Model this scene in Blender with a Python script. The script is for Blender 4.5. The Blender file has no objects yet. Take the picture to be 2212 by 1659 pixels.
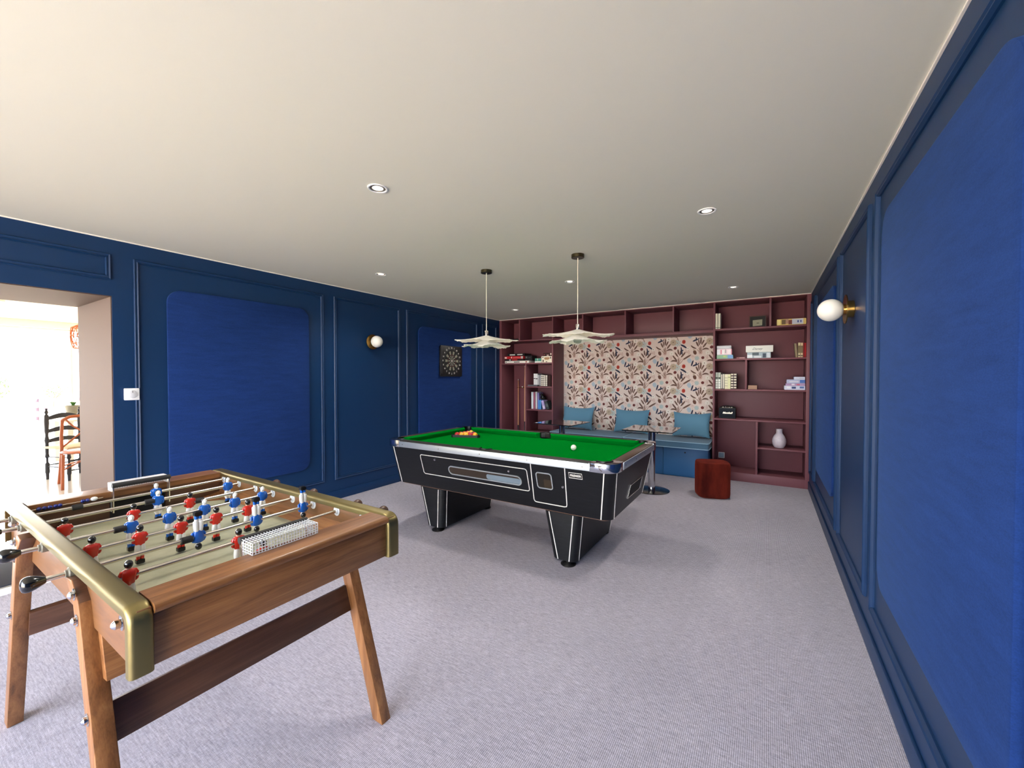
import bpy, bmesh, math, random
from mathutils import Vector, Matrix, noise
random.seed(7)
S = bpy.context.scene
COL = S.collection
PI = math.pi
H = 2.516            # ceiling height
XL, XR, YF, YR = -4.3, .48, 6.44, -2.7   # left wall, right wall, bookcase front, rear wall

# ------------------------------------------------------------------ colours and materials
def lin(c):
    return tuple(((v/255)/12.92 if v/255 <= .04045 else ((v/255+.055)/1.055)**2.4) for v in c) + (1.,)
M = {}
def mat(name, col, rough=.5, metal=0., spec=.5, coat=0., sheen=0., trans=0., emit=None, alpha=1., sheen_tint=None, ior=None):
    m = bpy.data.materials.new(name); m.use_nodes = True
    b = m.node_tree.nodes['Principled BSDF']
    b.inputs['Base Color'].default_value = lin(col)
    b.inputs['Roughness'].default_value = rough
    b.inputs['Metallic'].default_value = metal
    b.inputs['Specular IOR Level'].default_value = spec
    b.inputs['Coat Weight'].default_value = coat
    b.inputs['Coat Roughness'].default_value = .08
    b.inputs['Sheen Weight'].default_value = sheen
    if sheen_tint: b.inputs['Sheen Tint'].default_value = lin(sheen_tint)
    b.inputs['Transmission Weight'].default_value = trans
    b.inputs['Alpha'].default_value = alpha
    if ior: b.inputs['IOR'].default_value = ior
    if emit:
        b.inputs['Emission Color'].default_value = lin(emit[0]); b.inputs['Emission Strength'].default_value = emit[1]
    M[name] = m
    return m
def nd(m, t, **k):
    n = m.node_tree.nodes.new(t)
    for a, v in k.items(): setattr(n, a, v)
    return n
def tex_noise(m, scale=(1,1,1), s=5., detail=4., rough=.55, dist=0., coord='Object'):
    L = m.node_tree.links
    tc = nd(m, 'ShaderNodeTexCoord'); mp = nd(m, 'ShaderNodeMapping')
    mp.inputs['Scale'].default_value = scale
    L.new(tc.outputs[coord], mp.inputs['Vector'])
    n = nd(m, 'ShaderNodeTexNoise'); n.inputs['Scale'].default_value = s; n.inputs['Detail'].default_value = detail
    n.inputs['Roughness'].default_value = rough; n.inputs['Distortion'].default_value = dist
    L.new(mp.outputs['Vector'], n.inputs['Vector'])
    return n.outputs['Fac'], mp.outputs['Vector']
def ramp(m, fac, stops):
    r = nd(m, 'ShaderNodeValToRGB'); e = r.color_ramp.elements
    e[0].position, e[0].color = stops[0][0], lin(stops[0][1])
    e[1].position, e[1].color = stops[-1][0], lin(stops[-1][1])
    for p, c in stops[1:-1]:
        x = e.new(p); x.color = lin(c)
    m.node_tree.links.new(fac, r.inputs['Fac'])
    return r.outputs['Color']
def bump(m, h, strength=.3, dist=.002, nrm=None):
    b = nd(m, 'ShaderNodeBump'); b.inputs['Strength'].default_value = strength; b.inputs['Distance'].default_value = dist
    m.node_tree.links.new(h, b.inputs['Height'])
    if nrm: m.node_tree.links.new(nrm, b.inputs['Normal'])
    return b.outputs['Normal']
def bs(m): return m.node_tree.nodes['Principled BSDF']
def mixf(m, op, a, b):
    n = nd(m, 'ShaderNodeMath', operation=op)
    for i, v in enumerate((a, b)):
        if isinstance(v, (int, float)): n.inputs[i].default_value = v
        else: m.node_tree.links.new(v, n.inputs[i])
    return n.outputs[0]
def wood(name, stops, axis, rough=.42, coat=.1, freq=9., st=14., bs_=.15):
    m = mat(name, stops[0][1], rough, coat=coat); L = m.node_tree.links
    sc = [st, st, st]; sc[axis] = 1.
    f, v = tex_noise(m, sc, freq*.25, 5, .6, .6)
    g, _ = tex_noise(m, [q*4 if q > 1 else q*1.5 for q in sc], freq*.6, 3, .6)
    s = mixf(m, 'MULTIPLY_ADD', f, .75); s.node.inputs[2].default_value = 0.
    t = mixf(m, 'MULTIPLY', g, .25)
    a = mixf(m, 'ADD', s, t)
    L.new(ramp(m, a, stops), bs(m).inputs['Base Color'])
    L.new(bump(m, g, bs_, .001), bs(m).inputs['Normal'])
    return m

mat('wall_paint', (10, 46, 86), .45, spec=.38)
f, _ = tex_noise(M['wall_paint'], (1, 1, 1), 260, 2); M['wall_paint'].node_tree.links.new(bump(M['wall_paint'], f, .12, .0006), bs(M['wall_paint']).inputs['Normal'])
m = mat('panel_fabric', (30, 52, 112), .9, spec=.15, sheen=.2, sheen_tint=(90, 130, 190))
f, v = tex_noise(m, (1, .35, 1), 330, 3); g, _ = tex_noise(m, (1, .3, 1.8), 16, 8, .72)
h2 = mixf(m, 'ADD', mixf(m, 'MULTIPLY', f, .45), mixf(m, 'MULTIPLY', g, .55))
m.node_tree.links.new(ramp(m, h2, [(.3, (15, 38, 86)), (.7, (27, 56, 118))]), bs(m).inputs['Base Color'])
m.node_tree.links.new(bump(m, f, .5, .0015), bs(m).inputs['Normal'])
m = mat('ceiling_paint', (218, 217, 205), .9, spec=.2)
f, _ = tex_noise(m, (1, 1, 1), 150, 3); m.node_tree.links.new(bump(m, f, .15, .001), bs(m).inputs['Normal'])
mat('ceiling_joint', (235, 230, 222), .7)
mat('jamb_paint', (96, 75, 66), .7, spec=.3)
m = mat('bookcase_paint', (118, 70, 78), .5, spec=.35)
f, _ = tex_noise(m, (1, 1, 1), 120, 2); m.node_tree.links.new(bump(m, f, .08, .0006), bs(m).inputs['Normal'])
# woven carpet, ribs along Y
m = mat('carpet', (176, 168, 172), .95, spec=.1, sheen=.15); L = m.node_tree.links
tc = nd(m, 'ShaderNodeTexCoord')
w = nd(m, 'ShaderNodeTexWave', wave_type='BANDS', bands_direction='X', wave_profile='SIN')
w.inputs['Scale'].default_value = 44; w.inputs['Distortion'].default_value = .5; w.inputs['Detail'].default_value = 2; w.inputs['Detail Scale'].default_value = 12
L.new(tc.outputs['Object'], w.inputs['Vector'])
f, _ = tex_noise(m, (1, .3, 1), 190, 3, .7); g, _ = tex_noise(m, (.12, 1, 1), 150, 3, .7); k, _ = tex_noise(m, (1, 1, 1), 1.1, 3)
s = mixf(m, 'ADD', mixf(m, 'MULTIPLY', w.outputs['Fac'], .20), mixf(m, 'MULTIPLY', f, .30))
s = mixf(m, 'ADD', s, mixf(m, 'MULTIPLY', g, .40)); s = mixf(m, 'ADD', s, mixf(m, 'MULTIPLY', k, .10))
L.new(ramp(m, s, [(.32, (116, 112, 121)), (.5, (164, 159, 171)), (.68, (210, 206, 220))]), bs(m).inputs['Base Color'])
L.new(bump(m, s, .6, .003), bs(m).inputs['Normal'])
WN = [(.25, (76, 45, 21)), (.42, (120, 76, 40)), (.58, (148, 99, 57)), (.78, (174, 126, 80))]
WD = [(.25, (54, 34, 24)), (.5, (88, 57, 40)), (.8, (118, 82, 60))]
WL = [(.25, (86, 54, 28)), (.5, (118, 78, 44)), (.8, (138, 97, 62))]
wood('walnut_x', WN, 0); wood('walnut_y', WN, 1); wood('walnut_z', WN, 2)
wood('walnut_dark_y', WD, 1); wood('walnut_light_x', WL, 0, st=5.)
m = mat('table_laminate', (12, 13, 17), .42, spec=.35); L = m.node_tree.links
f, _ = tex_noise(m, (1.2, 1.2, 22), 4, 6, .7, .8)
L.new(ramp(m, f, [(.35, (8, 9, 12)), (.58, (14, 16, 21)), (.8, (34, 38, 46))]), bs(m).inputs['Base Color'])
mat('black_gloss', (8, 8, 12), .18, coat=.4)
mat('black_plastic', (14, 14, 17), .35)
mat('black_matte', (14, 14, 16), .7)
mat('dark_interior', (46, 34, 24), .6)
mat('white_piping', (232, 228, 222), .4)
m = mat('baize', (0, 118, 34), .95, spec=0., sheen=.05, sheen_tint=(40, 180, 60))
f, _ = tex_noise(m, (1, 1, 1), 500, 2); m.node_tree.links.new(bump(m, f, .2, .0005), bs(m).inputs['Normal'])
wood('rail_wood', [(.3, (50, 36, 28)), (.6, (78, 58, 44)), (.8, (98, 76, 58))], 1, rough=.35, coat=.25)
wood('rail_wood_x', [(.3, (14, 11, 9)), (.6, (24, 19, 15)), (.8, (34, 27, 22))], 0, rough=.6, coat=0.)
mat('aluminium', (214, 222, 226), .42, metal=.9)
mat('chrome', (200, 202, 208), .1, metal=1.); mat('zinc', (222, 225, 230), .35, metal=.25)
mat('steel', (222, 214, 204), .24, metal=1.)
mat('brass_satin', (140, 127, 86), .42, metal=1.)
mat('brass', (190, 150, 80), .2, metal=1.)
mat('dark_bronze', (84, 76, 56), .35, metal=1.)
mat('rubber', (34, 34, 36), .6)
m = mat('playfield', (170, 170, 148), .5); L = m.node_tree.links
f, _ = tex_noise(m, (1, 1, 1), 6, 6, .6, .5); L.new(ramp(m, f, [(.3, (160, 164, 138)), (.7, (192, 194, 170))]), bs(m).inputs['Base Color'])
mat('red_plastic', (208, 40, 26), .25, coat=.4); mat('blue_plastic', (10, 92, 190), .25, coat=.4)
mat('white_plastic', (236, 236, 234), .3, coat=.3); mat('skin_plastic', (214, 178, 150), .35, coat=.3)
mat('navy_plastic', (24, 40, 130), .25, coat=.4)
mat('yellow_ball', (240, 176, 40), .15, coat=.6); mat('red_ball', (190, 30, 40), .15, coat=.6)
mat('white_ball', (244, 240, 224), .15, coat=.6)
m = mat('pendant_cloth', (255, 254, 250), .9, spec=.1, trans=0.)
L = m.node_tree.links; tl = nd(m, 'ShaderNodeBsdfTranslucent'); tl.inputs['Color'].default_value = lin((250, 244, 232))
mx = nd(m, 'ShaderNodeMixShader'); mx.inputs['Fac'].default_value = .35
L.new(bs(m).outputs[0], mx.inputs[1]); L.new(tl.outputs[0], mx.inputs[2]); L.new(mx.outputs[0], m.node_tree.nodes['Material Output'].inputs['Surface'])
f, _ = tex_noise(m, (1, 1, 1), 90, 3); L.new(bump(m, f, .25, .002), bs(m).inputs['Normal'])
mat('white_cord', (236, 230, 212), .6)
mat('opal_glass', (226, 224, 218), .35, spec=.4); mat('spot_lens', (250, 244, 232), .3, emit=((255, 246, 232), .5)); mat('spot_well_shade', (96, 90, 82), .5)
mat('clear_glass', (255, 255, 255), .02, trans=1., ior=1.45)
mat('smoked_glass', (10, 10, 12), .03, spec=.8, coat=1.)
m = mat('teal_fabric', (96, 140, 166), .9, spec=.15, sheen=.3, sheen_tint=(150, 190, 210))
f, _ = tex_noise(m, (1, 1, 1), 260, 2); m.node_tree.links.new(bump(m, f, .3, .001), bs(m).inputs['Normal'])
mat('seat_fabric', (82, 116, 142), .9, spec=.15, sheen=.2)
mat('seat_piping', (160, 196, 220), .7)
mat('bench_paint', (38, 94, 146), .5, spec=.4)
m = mat('rust_velvet', (84, 22, 14), .9, spec=.15, sheen=.5, sheen_tint=(170, 60, 40))
f, _ = tex_noise(m, (1, 1, .3), 9, 4); m.node_tree.links.new(ramp(m, f, [(.35, (62, 12, 8)), (.7, (106, 34, 22))]), bs(m).inputs['Base Color'])
m = mat('vase_ceramic', (206, 196, 206), .35, coat=.2)
f, _ = tex_noise(m, (1, 1, 1), 14, 4); m.node_tree.links.new(ramp(m, f, [(.35, (196, 184, 196)), (.7, (220, 212, 220))]), bs(m).inputs['Base Color'])
mat('switch_white', (238, 238, 240), .4); mat('switch_grey', (206, 208, 214), .4); mat('socket_grey', (150, 178, 204), .4)
for n, c in dict(paper_bg=(232, 214, 204), wp_brown=(118, 90, 78), wp_dbrown=(112, 78, 66), wp_navy=(58, 60, 80), wp_red=(196, 82, 68), wp_burg=(118, 62, 60), wp_stem=(168, 136, 122),
                 wp_pink=(206, 170, 158), wp_tan=(196, 176, 152), wp_teal=(184, 198, 194), wp_blue=(182, 196, 206), wp_red2=(166, 58, 50), wp_white=(240, 232, 222)).items():
    mat(n, c, .8, spec=.2)
mat('tile_white', (190, 187, 182), .15, spec=.5); mat('plaster_white', (222, 216, 204), .9, spec=.2); mat('doormat', (60, 62, 70), 1.)
mat('cream_ceiling', (238, 226, 200), .9); mat('threshold_white', (226, 222, 220), .4)
mat('chair_black', (38, 40, 48), .5); mat('chair_orange', (160, 82, 44), .45); mat('rattan', (196, 112, 70), .7); mat('rush_seat', (206, 186, 156), .8); mat('pot_grey', (120, 118, 104), .7)
mat('terrace', (236, 214, 182), .9); mat('leaf', (70, 120, 50), .7); mat('bark', (90, 70, 55), .9); mat('fence_wood', (78, 62, 72), .9)
mat('frame_grey', (150, 146, 140), .4, metal=.4); mat('frame_white', (214, 210, 202), .5)
BK = {}
def bmat(c, rough=.6):
    k = 'cover_%d_%d_%d' % c
    if k not in M: mat(k, c, rough, spec=.35)
    return M[k]

# ------------------------------------------------------------------ mesh builder
class MB:
    def __init__(s): s.v = []; s.f = []; s.m = []; s.sm = []; s.mats = []
    def mi(s, m):
        if isinstance(m, str): m = M[m]
        if m not in s.mats: s.mats.append(m)
        return s.mats.index(m)
    def add(s, vs, fs, m, smooth=False):
        o = len(s.v); s.v += [tuple(v) for v in vs]; i = s.mi(m)
        for f in fs: s.f.append([o+q for q in f]); s.m.append(i); s.sm.append(smooth)
        return s
    def bm(s, b, m, smooth=False, mw=None):
        if mw: b.transform(mw)
        b.verts.index_update()
        s.add([v.co for v in b.verts], [[v.index for v in f.verts] for f in b.faces], m, smooth); b.free(); return s
    def box(s, a, c, m, bev=0., seg=2, mw=None):
        b = bmesh.new(); bmesh.ops.create_cube(b, size=1)
        d = [max(1e-5, abs(c[i]-a[i])) for i in range(3)]; o = [(a[i]+c[i])/2 for i in range(3)]
        b.transform(Matrix.Translation(o) @ Matrix.Diagonal((*d, 1)))
        if bev > 0: bmesh.ops.bevel(b, geom=b.edges[:], offset=min(bev, min(d)*.49), segments=seg, profile=.5, affect='EDGES')
        return s.bm(b, m, bev > 0, mw)
    def poly(s, pts, z0, z1, m, axis=2, bev=0., seg=2, smooth=None):
        # polygon in the plane across 'axis', extruded from z0 to z1
        def P(u, v, w): return {2: (u, v, w), 1: (u, w, v), 0: (w, u, v)}[axis]
        b = bmesh.new(); A = [b.verts.new(P(u, v, z0)) for u, v in pts]; B = [b.verts.new(P(u, v, z1)) for u, v in pts]; n = len(pts)
        b.faces.new(A); b.faces.new(B[::-1])
        for i in range(n): b.faces.new([A[i], B[i], B[(i+1) % n], A[(i+1) % n]])
        bmesh.ops.recalc_face_normals(b, faces=b.faces)
        if bev > 0:
            ed = [e for e in b.edges if all(f.normal.length > 0 for f in e.link_faces) and e.calc_face_angle(0) > .6]
            bmesh.ops.bevel(b, geom=ed, offset=bev, segments=seg, profile=.5, affect='EDGES')
        return s.bm(b, m, bev > 0 if smooth is None else smooth)
    def tube(s, pts, r, m, seg=12, caps=True, closed=False):
        pts = [Vector(p) for p in pts]; n = len(pts); R = r if isinstance(r, (list, tuple)) else [r]*n
        vs = []; fs = []; up = None
        for i, p in enumerate(pts):
            if closed: t = (pts[(i+1) % n]-pts[i-1]).normalized()
            else: t = ((pts[min(i+1, n-1)]-pts[max(i-1, 0)])).normalized()
            if up is None or abs(up.dot(t)) > .99: up = Vector((0, 0, 1)) if abs(t.z) < .9 else Vector((1, 0, 0))
            a = t.cross(up).normalized(); up = a.cross(t).normalized()
            for k in range(seg):
                q = 2*PI*k/seg; vs.append(p+a*math.cos(q)*R[i]+up*math.sin(q)*R[i])
        for i in range(n if closed else n-1):
            j = (i+1) % n
            for k in range(seg): fs.append([i*seg+k, i*seg+(k+1) % seg, j*seg+(k+1) % seg, j*seg+k])
        if caps and not closed:
            fs.append(list(range(seg))[::-1]); fs.append([(n-1)*seg+k for k in range(seg)])
        return s.add(vs, fs, m, True)
    def lathe(s, prof, m, c=(0, 0, 0), seg=32, axis='z', sx=1., sy=1.):
        vs = []; fs = []; n = len(prof)
        for r, z in prof:
            for k in range(seg):
                q = 2*PI*k/seg; x, y = r*math.cos(q)*sx, r*math.sin(q)*sy
                p = {'z': (x, y, z), 'x': (z, x, y), 'y': (x, z, y)}[axis]
                vs.append((p[0]+c[0], p[1]+c[1], p[2]+c[2]))
        for i in range(n-1):
            for k in range(seg): fs.append([i*seg+k, i*seg+(k+1) % seg, (i+1)*seg+(k+1) % seg, (i+1)*seg+k])
        if prof[0][0] > 1e-6: fs.append(list(range(seg))[::-1])
        if prof[-1][0] > 1e-6: fs.append([(n-1)*seg+k for k in range(seg)])
        return s.add(vs, fs, m, True)
    def ball(s, c, r, m, seg=24, sc=(1, 1, 1)):
        b = bmesh.new(); bmesh.ops.create_uvsphere(b, u_segments=seg, v_segments=seg//2, radius=r)
        return s.bm(b, m, True, Matrix.Translation(c) @ Matrix.Diagonal((*sc, 1)))
    def strip(s, pts, w, t, m, nrm):
        # flat band following pts, facing nrm
        n = Vector(nrm).normalized(); pts = [Vector(p) for p in pts]; vs = []; fs = []; N = len(pts); cl = (pts[0]-pts[-1]).length < 1e-6
        if cl: pts = pts[:-1]; N -= 1
        for i, p in enumerate(pts):
            a = pts[i-1] if (i or cl) else p; b = pts[(i+1) % N] if (i < N-1 or cl) else p
            d = (b-a).normalized(); q = n.cross(d).normalized()*w/2
            vs += [p-q, p+q, p+q+n*t, p-q+n*t]
        for i in range(N if cl else N-1):
            j = (i+1) % N
            for k in range(4): fs.append([i*4+k, j*4+k, j*4+(k+1) % 4, i*4+(k+1) % 4])
        if not cl: fs += [[0, 1, 2, 3], [(N-1)*4+k for k in (3, 2, 1, 0)]]
        return s.add(vs, fs, m, False)
    def build(s, name, parent=None, off=None, smooth=True):
        o = off if off is not None else (WO[parent.name] if parent is not None else (0, 0, 0))
        me = bpy.data.meshes.new(name)
        me.from_pydata([(v[0]-o[0], v[1]-o[1], v[2]-o[2]) for v in s.v], [], s.f)
        for mm in s.mats: me.materials.append(mm)
        me.polygons.foreach_set('material_index', s.m)
        me.polygons.foreach_set('use_smooth', s.sm)
        me.update()
        b = bmesh.new(); b.from_mesh(me); bmesh.ops.recalc_face_normals(b, faces=b.faces); b.to_mesh(me); b.free()
        if any(s.sm):
            try: me.set_sharp_from_angle(angle=math.radians(38))
            except Exception: pass
        ob = bpy.data.objects.new(name, me); COL.objects.link(ob)
        if parent is not None: ob.parent = parent; WO[ob.name] = WO[parent.name]
        elif off is not None: ob.location = off; WO[ob.name] = tuple(off)
        else: WO[ob.name] = (0, 0, 0)
        return ob
WO = {}
def tag(o, label, cat, group=None):
    o['label'] = label; o['category'] = cat
    if group: o['group'] = group
    return o
def thing(name, label, cat, loc=(0, 0, 0), group=None):
    o = bpy.data.objects.new(name, None); COL.objects.link(o); o.empty_display_size = .05
    o.location = loc; WO[o.name] = tuple(loc)
    return tag(o, label, cat, group)
def struct(mb, name, parent=None):
    o = mb.build(name, parent)
    if parent is None: o['kind'] = 'structure'
    return o
def copy_tree(o, parent=None):
    c = o.copy(); COL.objects.link(c); c.parent = parent
    for ch in [x for x in bpy.data.objects if x.parent == o]: copy_tree(ch, c)
    return c
def rrect(x0, y0, x1, y1, r, n=6):
    P = []
    for cx, cy, a in ((x1-r, y1-r, 0), (x0+r, y1-r, 90), (x0+r, y0+r, 180), (x1-r, y0+r, 270)):
        for k in range(n+1):
            q = math.radians(a+90*k/n); P.append((cx+r*math.cos(q), cy+r*math.sin(q)))
    return P
def text_mb(mb, txt, size, m, place, shear=0., extr=.0004, bold=.0):
    cu = bpy.data.curves.new('lettering', 'FONT'); cu.body = txt; cu.size = size; cu.align_x = 'CENTER'; cu.align_y = 'CENTER'
    cu.extrude = extr; cu.shear = shear; cu.offset = bold; cu.resolution_u = 3
    ob = bpy.data.objects.new('lettering', cu); COL.objects.link(ob)
    dg = bpy.context.evaluated_depsgraph_get(); me = bpy.data.meshes.new_from_object(ob.evaluated_get(dg))
    b = bmesh.new(); b.from_mesh(me); mb.bm(b, m, False, place)
    bpy.data.objects.remove(ob); bpy.data.meshes.remove(me); bpy.data.curves.remove(cu)

# ------------------------------------------------------------------ camera
cam = bpy.data.cameras.new('camera'); co = bpy.data.objects.new('camera', cam); COL.objects.link(co); S.camera = co
cam.sensor_width = 36; cam.lens = 880.024*36/2212; cam.clip_start = .02; cam.clip_end = 200
yaw, pitch, roll = math.radians(31.9692), math.radians(-1.0278), math.radians(-.0069)
F = Vector((-math.sin(yaw)*math.cos(pitch), math.cos(yaw)*math.cos(pitch), math.sin(pitch)))
Rv = Vector((math.cos(yaw), math.sin(yaw), 0)); U = Rv.cross(F)
R2 = Rv*math.cos(roll)+U*math.sin(roll); U2 = U*math.cos(roll)-Rv*math.sin(roll)
co.matrix_world = Matrix(((R2.x, U2.x, -F.x, 0), (R2.y, U2.y, -F.y, 0), (R2.z, U2.z, -F.z, 1.45), (0, 0, 0, 1)))

# ------------------------------------------------------------------ room shell
mb = MB(); mb.box((-4.37, YR-.2, -.1), (XR+.15, 7.1, 0), 'carpet'); struct(mb, 'floor')
mb = MB(); mb.box((XL-.1, YR-.2, H), (XR+.15, 7.1, H+.15), 'ceiling_paint'); struct(mb, 'ceiling')
mb = MB(); mb.box((XR, YR-.2, 0), (XR+.15, 7.1, H), 'wall_paint'); struct(mb, 'wall_right')
OY0, OY1, OZ = -1.45, 1.045, 2.075
mb = MB()
mb.box((XL-.9, OY1, 0), (XL, 7.1, H), 'wall_paint')
mb.box((XL-.9, YR-.2, 0), (XL, OY0, H), 'wall_paint')
mb.box((XL-.9, OY0, OZ), (XL, OY1, H), 'wall_paint'); struct(mb, 'wall_left')
mb = MB()
mb.box((XL-.905, OY1-.006, 0), (XL-.012, OY1, OZ), 'jamb_paint'); mb.box((XL-.905, OY0, 0), (XL-.012, OY0+.006, OZ), 'jamb_paint')
mb.box((XL-.905, OY0, OZ-.006), (XL-.012, OY1, OZ), 'jamb_paint'); struct(mb, 'trim_1')
mb = MB(); mb.box((XL-.2, 6.91, 0), (XR, 7.1, H), 'bookcase_paint'); struct(mb, 'wall_back')
# rear wall with wide glazed doors (behind the camera)
mb = MB(); mb.box((XL-.9, YR-.2, 0), (-4.0, YR, H), 'wall_paint'); mb.box((.42, YR-.2, 0), (XR+.15, YR, H), 'wall_paint'); mb.box((-4.0, YR-.2, 2.4), (.42, YR, H), 'wall_paint'); struct(mb, 'wall_rear')
mb = MB()
for x in (-4.0, -2.54, -1.08, .36): mb.box((x, YR-.12, 0), (x+.06, YR-.06, 2.4), 'frame_grey')
mb.box((-4.0, YR-.12, 2.34), (.42, YR-.06, 2.4), 'frame_grey'); mb.box((-4.0, YR-.12, 0), (.42, YR-.06, .05), 'frame_grey'); struct(mb, 'window_1')
# white joint line between ceiling and walls
mb = MB(); mb.box((XL, YR, H-.008), (XL+.008, YF, H), 'ceiling_joint'); mb.box((XR-.008, YR, H-.008), (XR, YF, H), 'ceiling_joint'); mb.box((XL, YF-.006, H-.008), (XR, YF, H), 'ceiling_joint'); struct(mb, 'trim_2')
# mouldings
def frame_mould(mb, x, sgn, y0, y1, z0, z1, w=.032, t=.018):
    prof = [(0, 0), (0, t*.55), (w*.18, t), (w*.4, t*.75), (w*.6, t*.75), (w*.82, t), (w, t*.4), (w, 0)]
    ring = lambda o: [(y0+o, z0+o), (y1-o, z0+o), (y1-o, z1-o), (y0+o, z1-o)]
    vs = []; n = len(prof)
    for o, d in prof:
        for yy, zz in ring(o): vs.append((x+sgn*d, yy, zz))
    fs = []
    for i in range(n-1):
        for k in range(4): fs.append([i*4+k, i*4+(k+1) % 4, (i+1)*4+(k+1) % 4, (i+1)*4+k])
    mb.add(vs, fs, 'wall_paint')
k = 3
for x, sg, lst in ((XL, 1, ((1.171, 2.813), (2.945, 3.955), (4.075, 5.73), (5.875, 6.325))), (XR, -1, ((1.12, 2.765), (2.925, 3.935), (4.06, 5.72), (5.86, 6.32)))):
    for y0, y1 in lst:
        mb = MB(); frame_mould(mb, x, sg, y0, y1, .235, 2.388); struct(mb, 'trim_%d' % k); k += 1
mb = MB(); frame_mould(mb, XL, 1, -1.3, 1.04, 2.198, 2.395); struct(mb, 'trim_%d' % k); k += 1
mb = MB(); frame_mould(mb, XR, -1, -.9, .95, .235, 2.388); struct(mb, 'trim_%d' % k); k += 1
for nm, x0, x1, y0 in (('left', XL, XL+.014, OY1+.002), ('right', XR-.014, XR, YR)):
    mb = MB(); mb.box((x0, y0, 0), (x1, YF, .105), 'wall_paint', .003); struct(mb, 'baseboard_'+nm)
mb = MB(); mb.box((-4.385, OY0, -.02), (-4.275, OY1, .006), 'threshold_white'); struct(mb, 'trim_%d' % k)

# ------------------------------------------------------------------ next room through the opening
mb = MB(); mb.box((-11.6, -4.6, -.1), (-4.385, 4.4, 0), 'tile_white'); struct(mb, 'floor_dining')
mb = MB(); mb.box((-11.8, -4.8, 2.5), (-5.2, 4.6, 2.6), 'cream_ceiling'); struct(mb, 'ceiling_dining')
mb = MB()
mb.box((-11.7, -4.6, 2.37), (-11.5, 4.4, 2.5), 'cream_ceiling'); mb.box((-11.7, 3.2, 0), (-11.5, 4.4, 2.5), 'plaster_white'); mb.box((-11.7, -4.6, 0), (-11.5, -4., 2.5), 'plaster_white')
mb.box((-11.6, 4.4, 0), (-5.2, 4.5, 2.5), 'plaster_white'); mb.box((-5.2, -4.6, 0), (-5.1, OY0-.0, 2.5), 'plaster_white'); mb.box((-5.203, OY1, 0), (-5.2, 4.4, 2.5), 'plaster_white')
mb.box((-5.203, OY0, OZ), (-5.2, OY1, 2.5), 'plaster_white')
mb.box((-11.6, -4.7, 0), (-5.1, -4.6, 2.5), 'plaster_white')
struct(mb, 'wall_dining')
mb = MB()
for y in (-4., -1.9, .2, 2.2, 3.16): mb.box((-11.63, y, 0), (-11.59, y+.035, 2.37), 'frame_white')
mb.box((-11.63, -4., 2.335), (-11.59, 3.2, 2.37), 'frame_white'); struct(mb, 'window_2')
mb = MB(); mb.box((-5.15, -1.2, .0), (-4.45, OY1-.03, .012), 'doormat', .004); tag(mb.build('doormat', None, (-4.8, 0, 0)), 'dark grey doormat filling the passage behind the white threshold strip', 'doormat')

# dark ladder back chair and cross back chair in the next room
def ladder_chair(loc, rz):
    t = thing('ladderback_chair', 'dark turned wooden ladderback chair in the bright next room', 'chair')
    def post(x, y, h, fin):
        p = [(.016, 0), (.018, .08), (.024, .1), (.024, .22), (.012, .24), (.012, .3), (.024, .32), (.018, .36), (.02, .44)]
        if fin: p += [(.018, .5), (.026, .55), (.016, .62), (.022, .68), (.026, .8), (.024, h-.1), (.012, h-.08), (.022, h-.05), (.008, h-.02), (.014, h), (0., h+.005)]
        mb = MB(); mb.lathe(p, 'chair_black', (x, y, 0), 14); return mb.build('leg', t)
    for x, y, h, fn in ((-.2, -.2, .45, 0), (.2, -.2, .45, 0), (-.19, .2, 1.0, 1), (.19, .2, 1.0, 1)): post(x, y, h, fn)
    mb = MB(); mb.box((-.23, -.23, .44), (.23, .22, .47), 'rush_seat', .012); mb.build('seat', t)
    for z, a in ((.86, .05), (.68, .04), (.54, .03)):
        mb = MB(); pts = [(-.18+.36*i/12, z-.03+(0), ) for i in range(13)]
        up = [(x, z+.02+a*math.sin(PI*i/12)) for i, (x, _) in enumerate(pts)]; lo = [(x, z-.025+a*.5*math.sin(PI*i/12)) for i, (x, _) in enumerate(pts)]
        mb.poly(lo+up[::-1], .19, .21, 'chair_black', 1); mb.build('back_slat', t)
    mb = MB()
    for z in (.14, .28): mb.tube([(-.2, -.2, z), (.2, -.2, z)], .008, 'chair_black'); mb.tube([(-.2, -.2, z+.04), (-.19, .2, z+.04)], .008, 'chair_black'); mb.tube([(.2, -.2, z+.04), (.19, .2, z+.04)], .008, 'chair_black')
    mb.tube([(-.19, .2, .2), (.19, .2, .2)], .008, 'chair_black'); mb.build('stretcher', t)
    t.location = loc; t.rotation_euler = (0, 0, rz)
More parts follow.
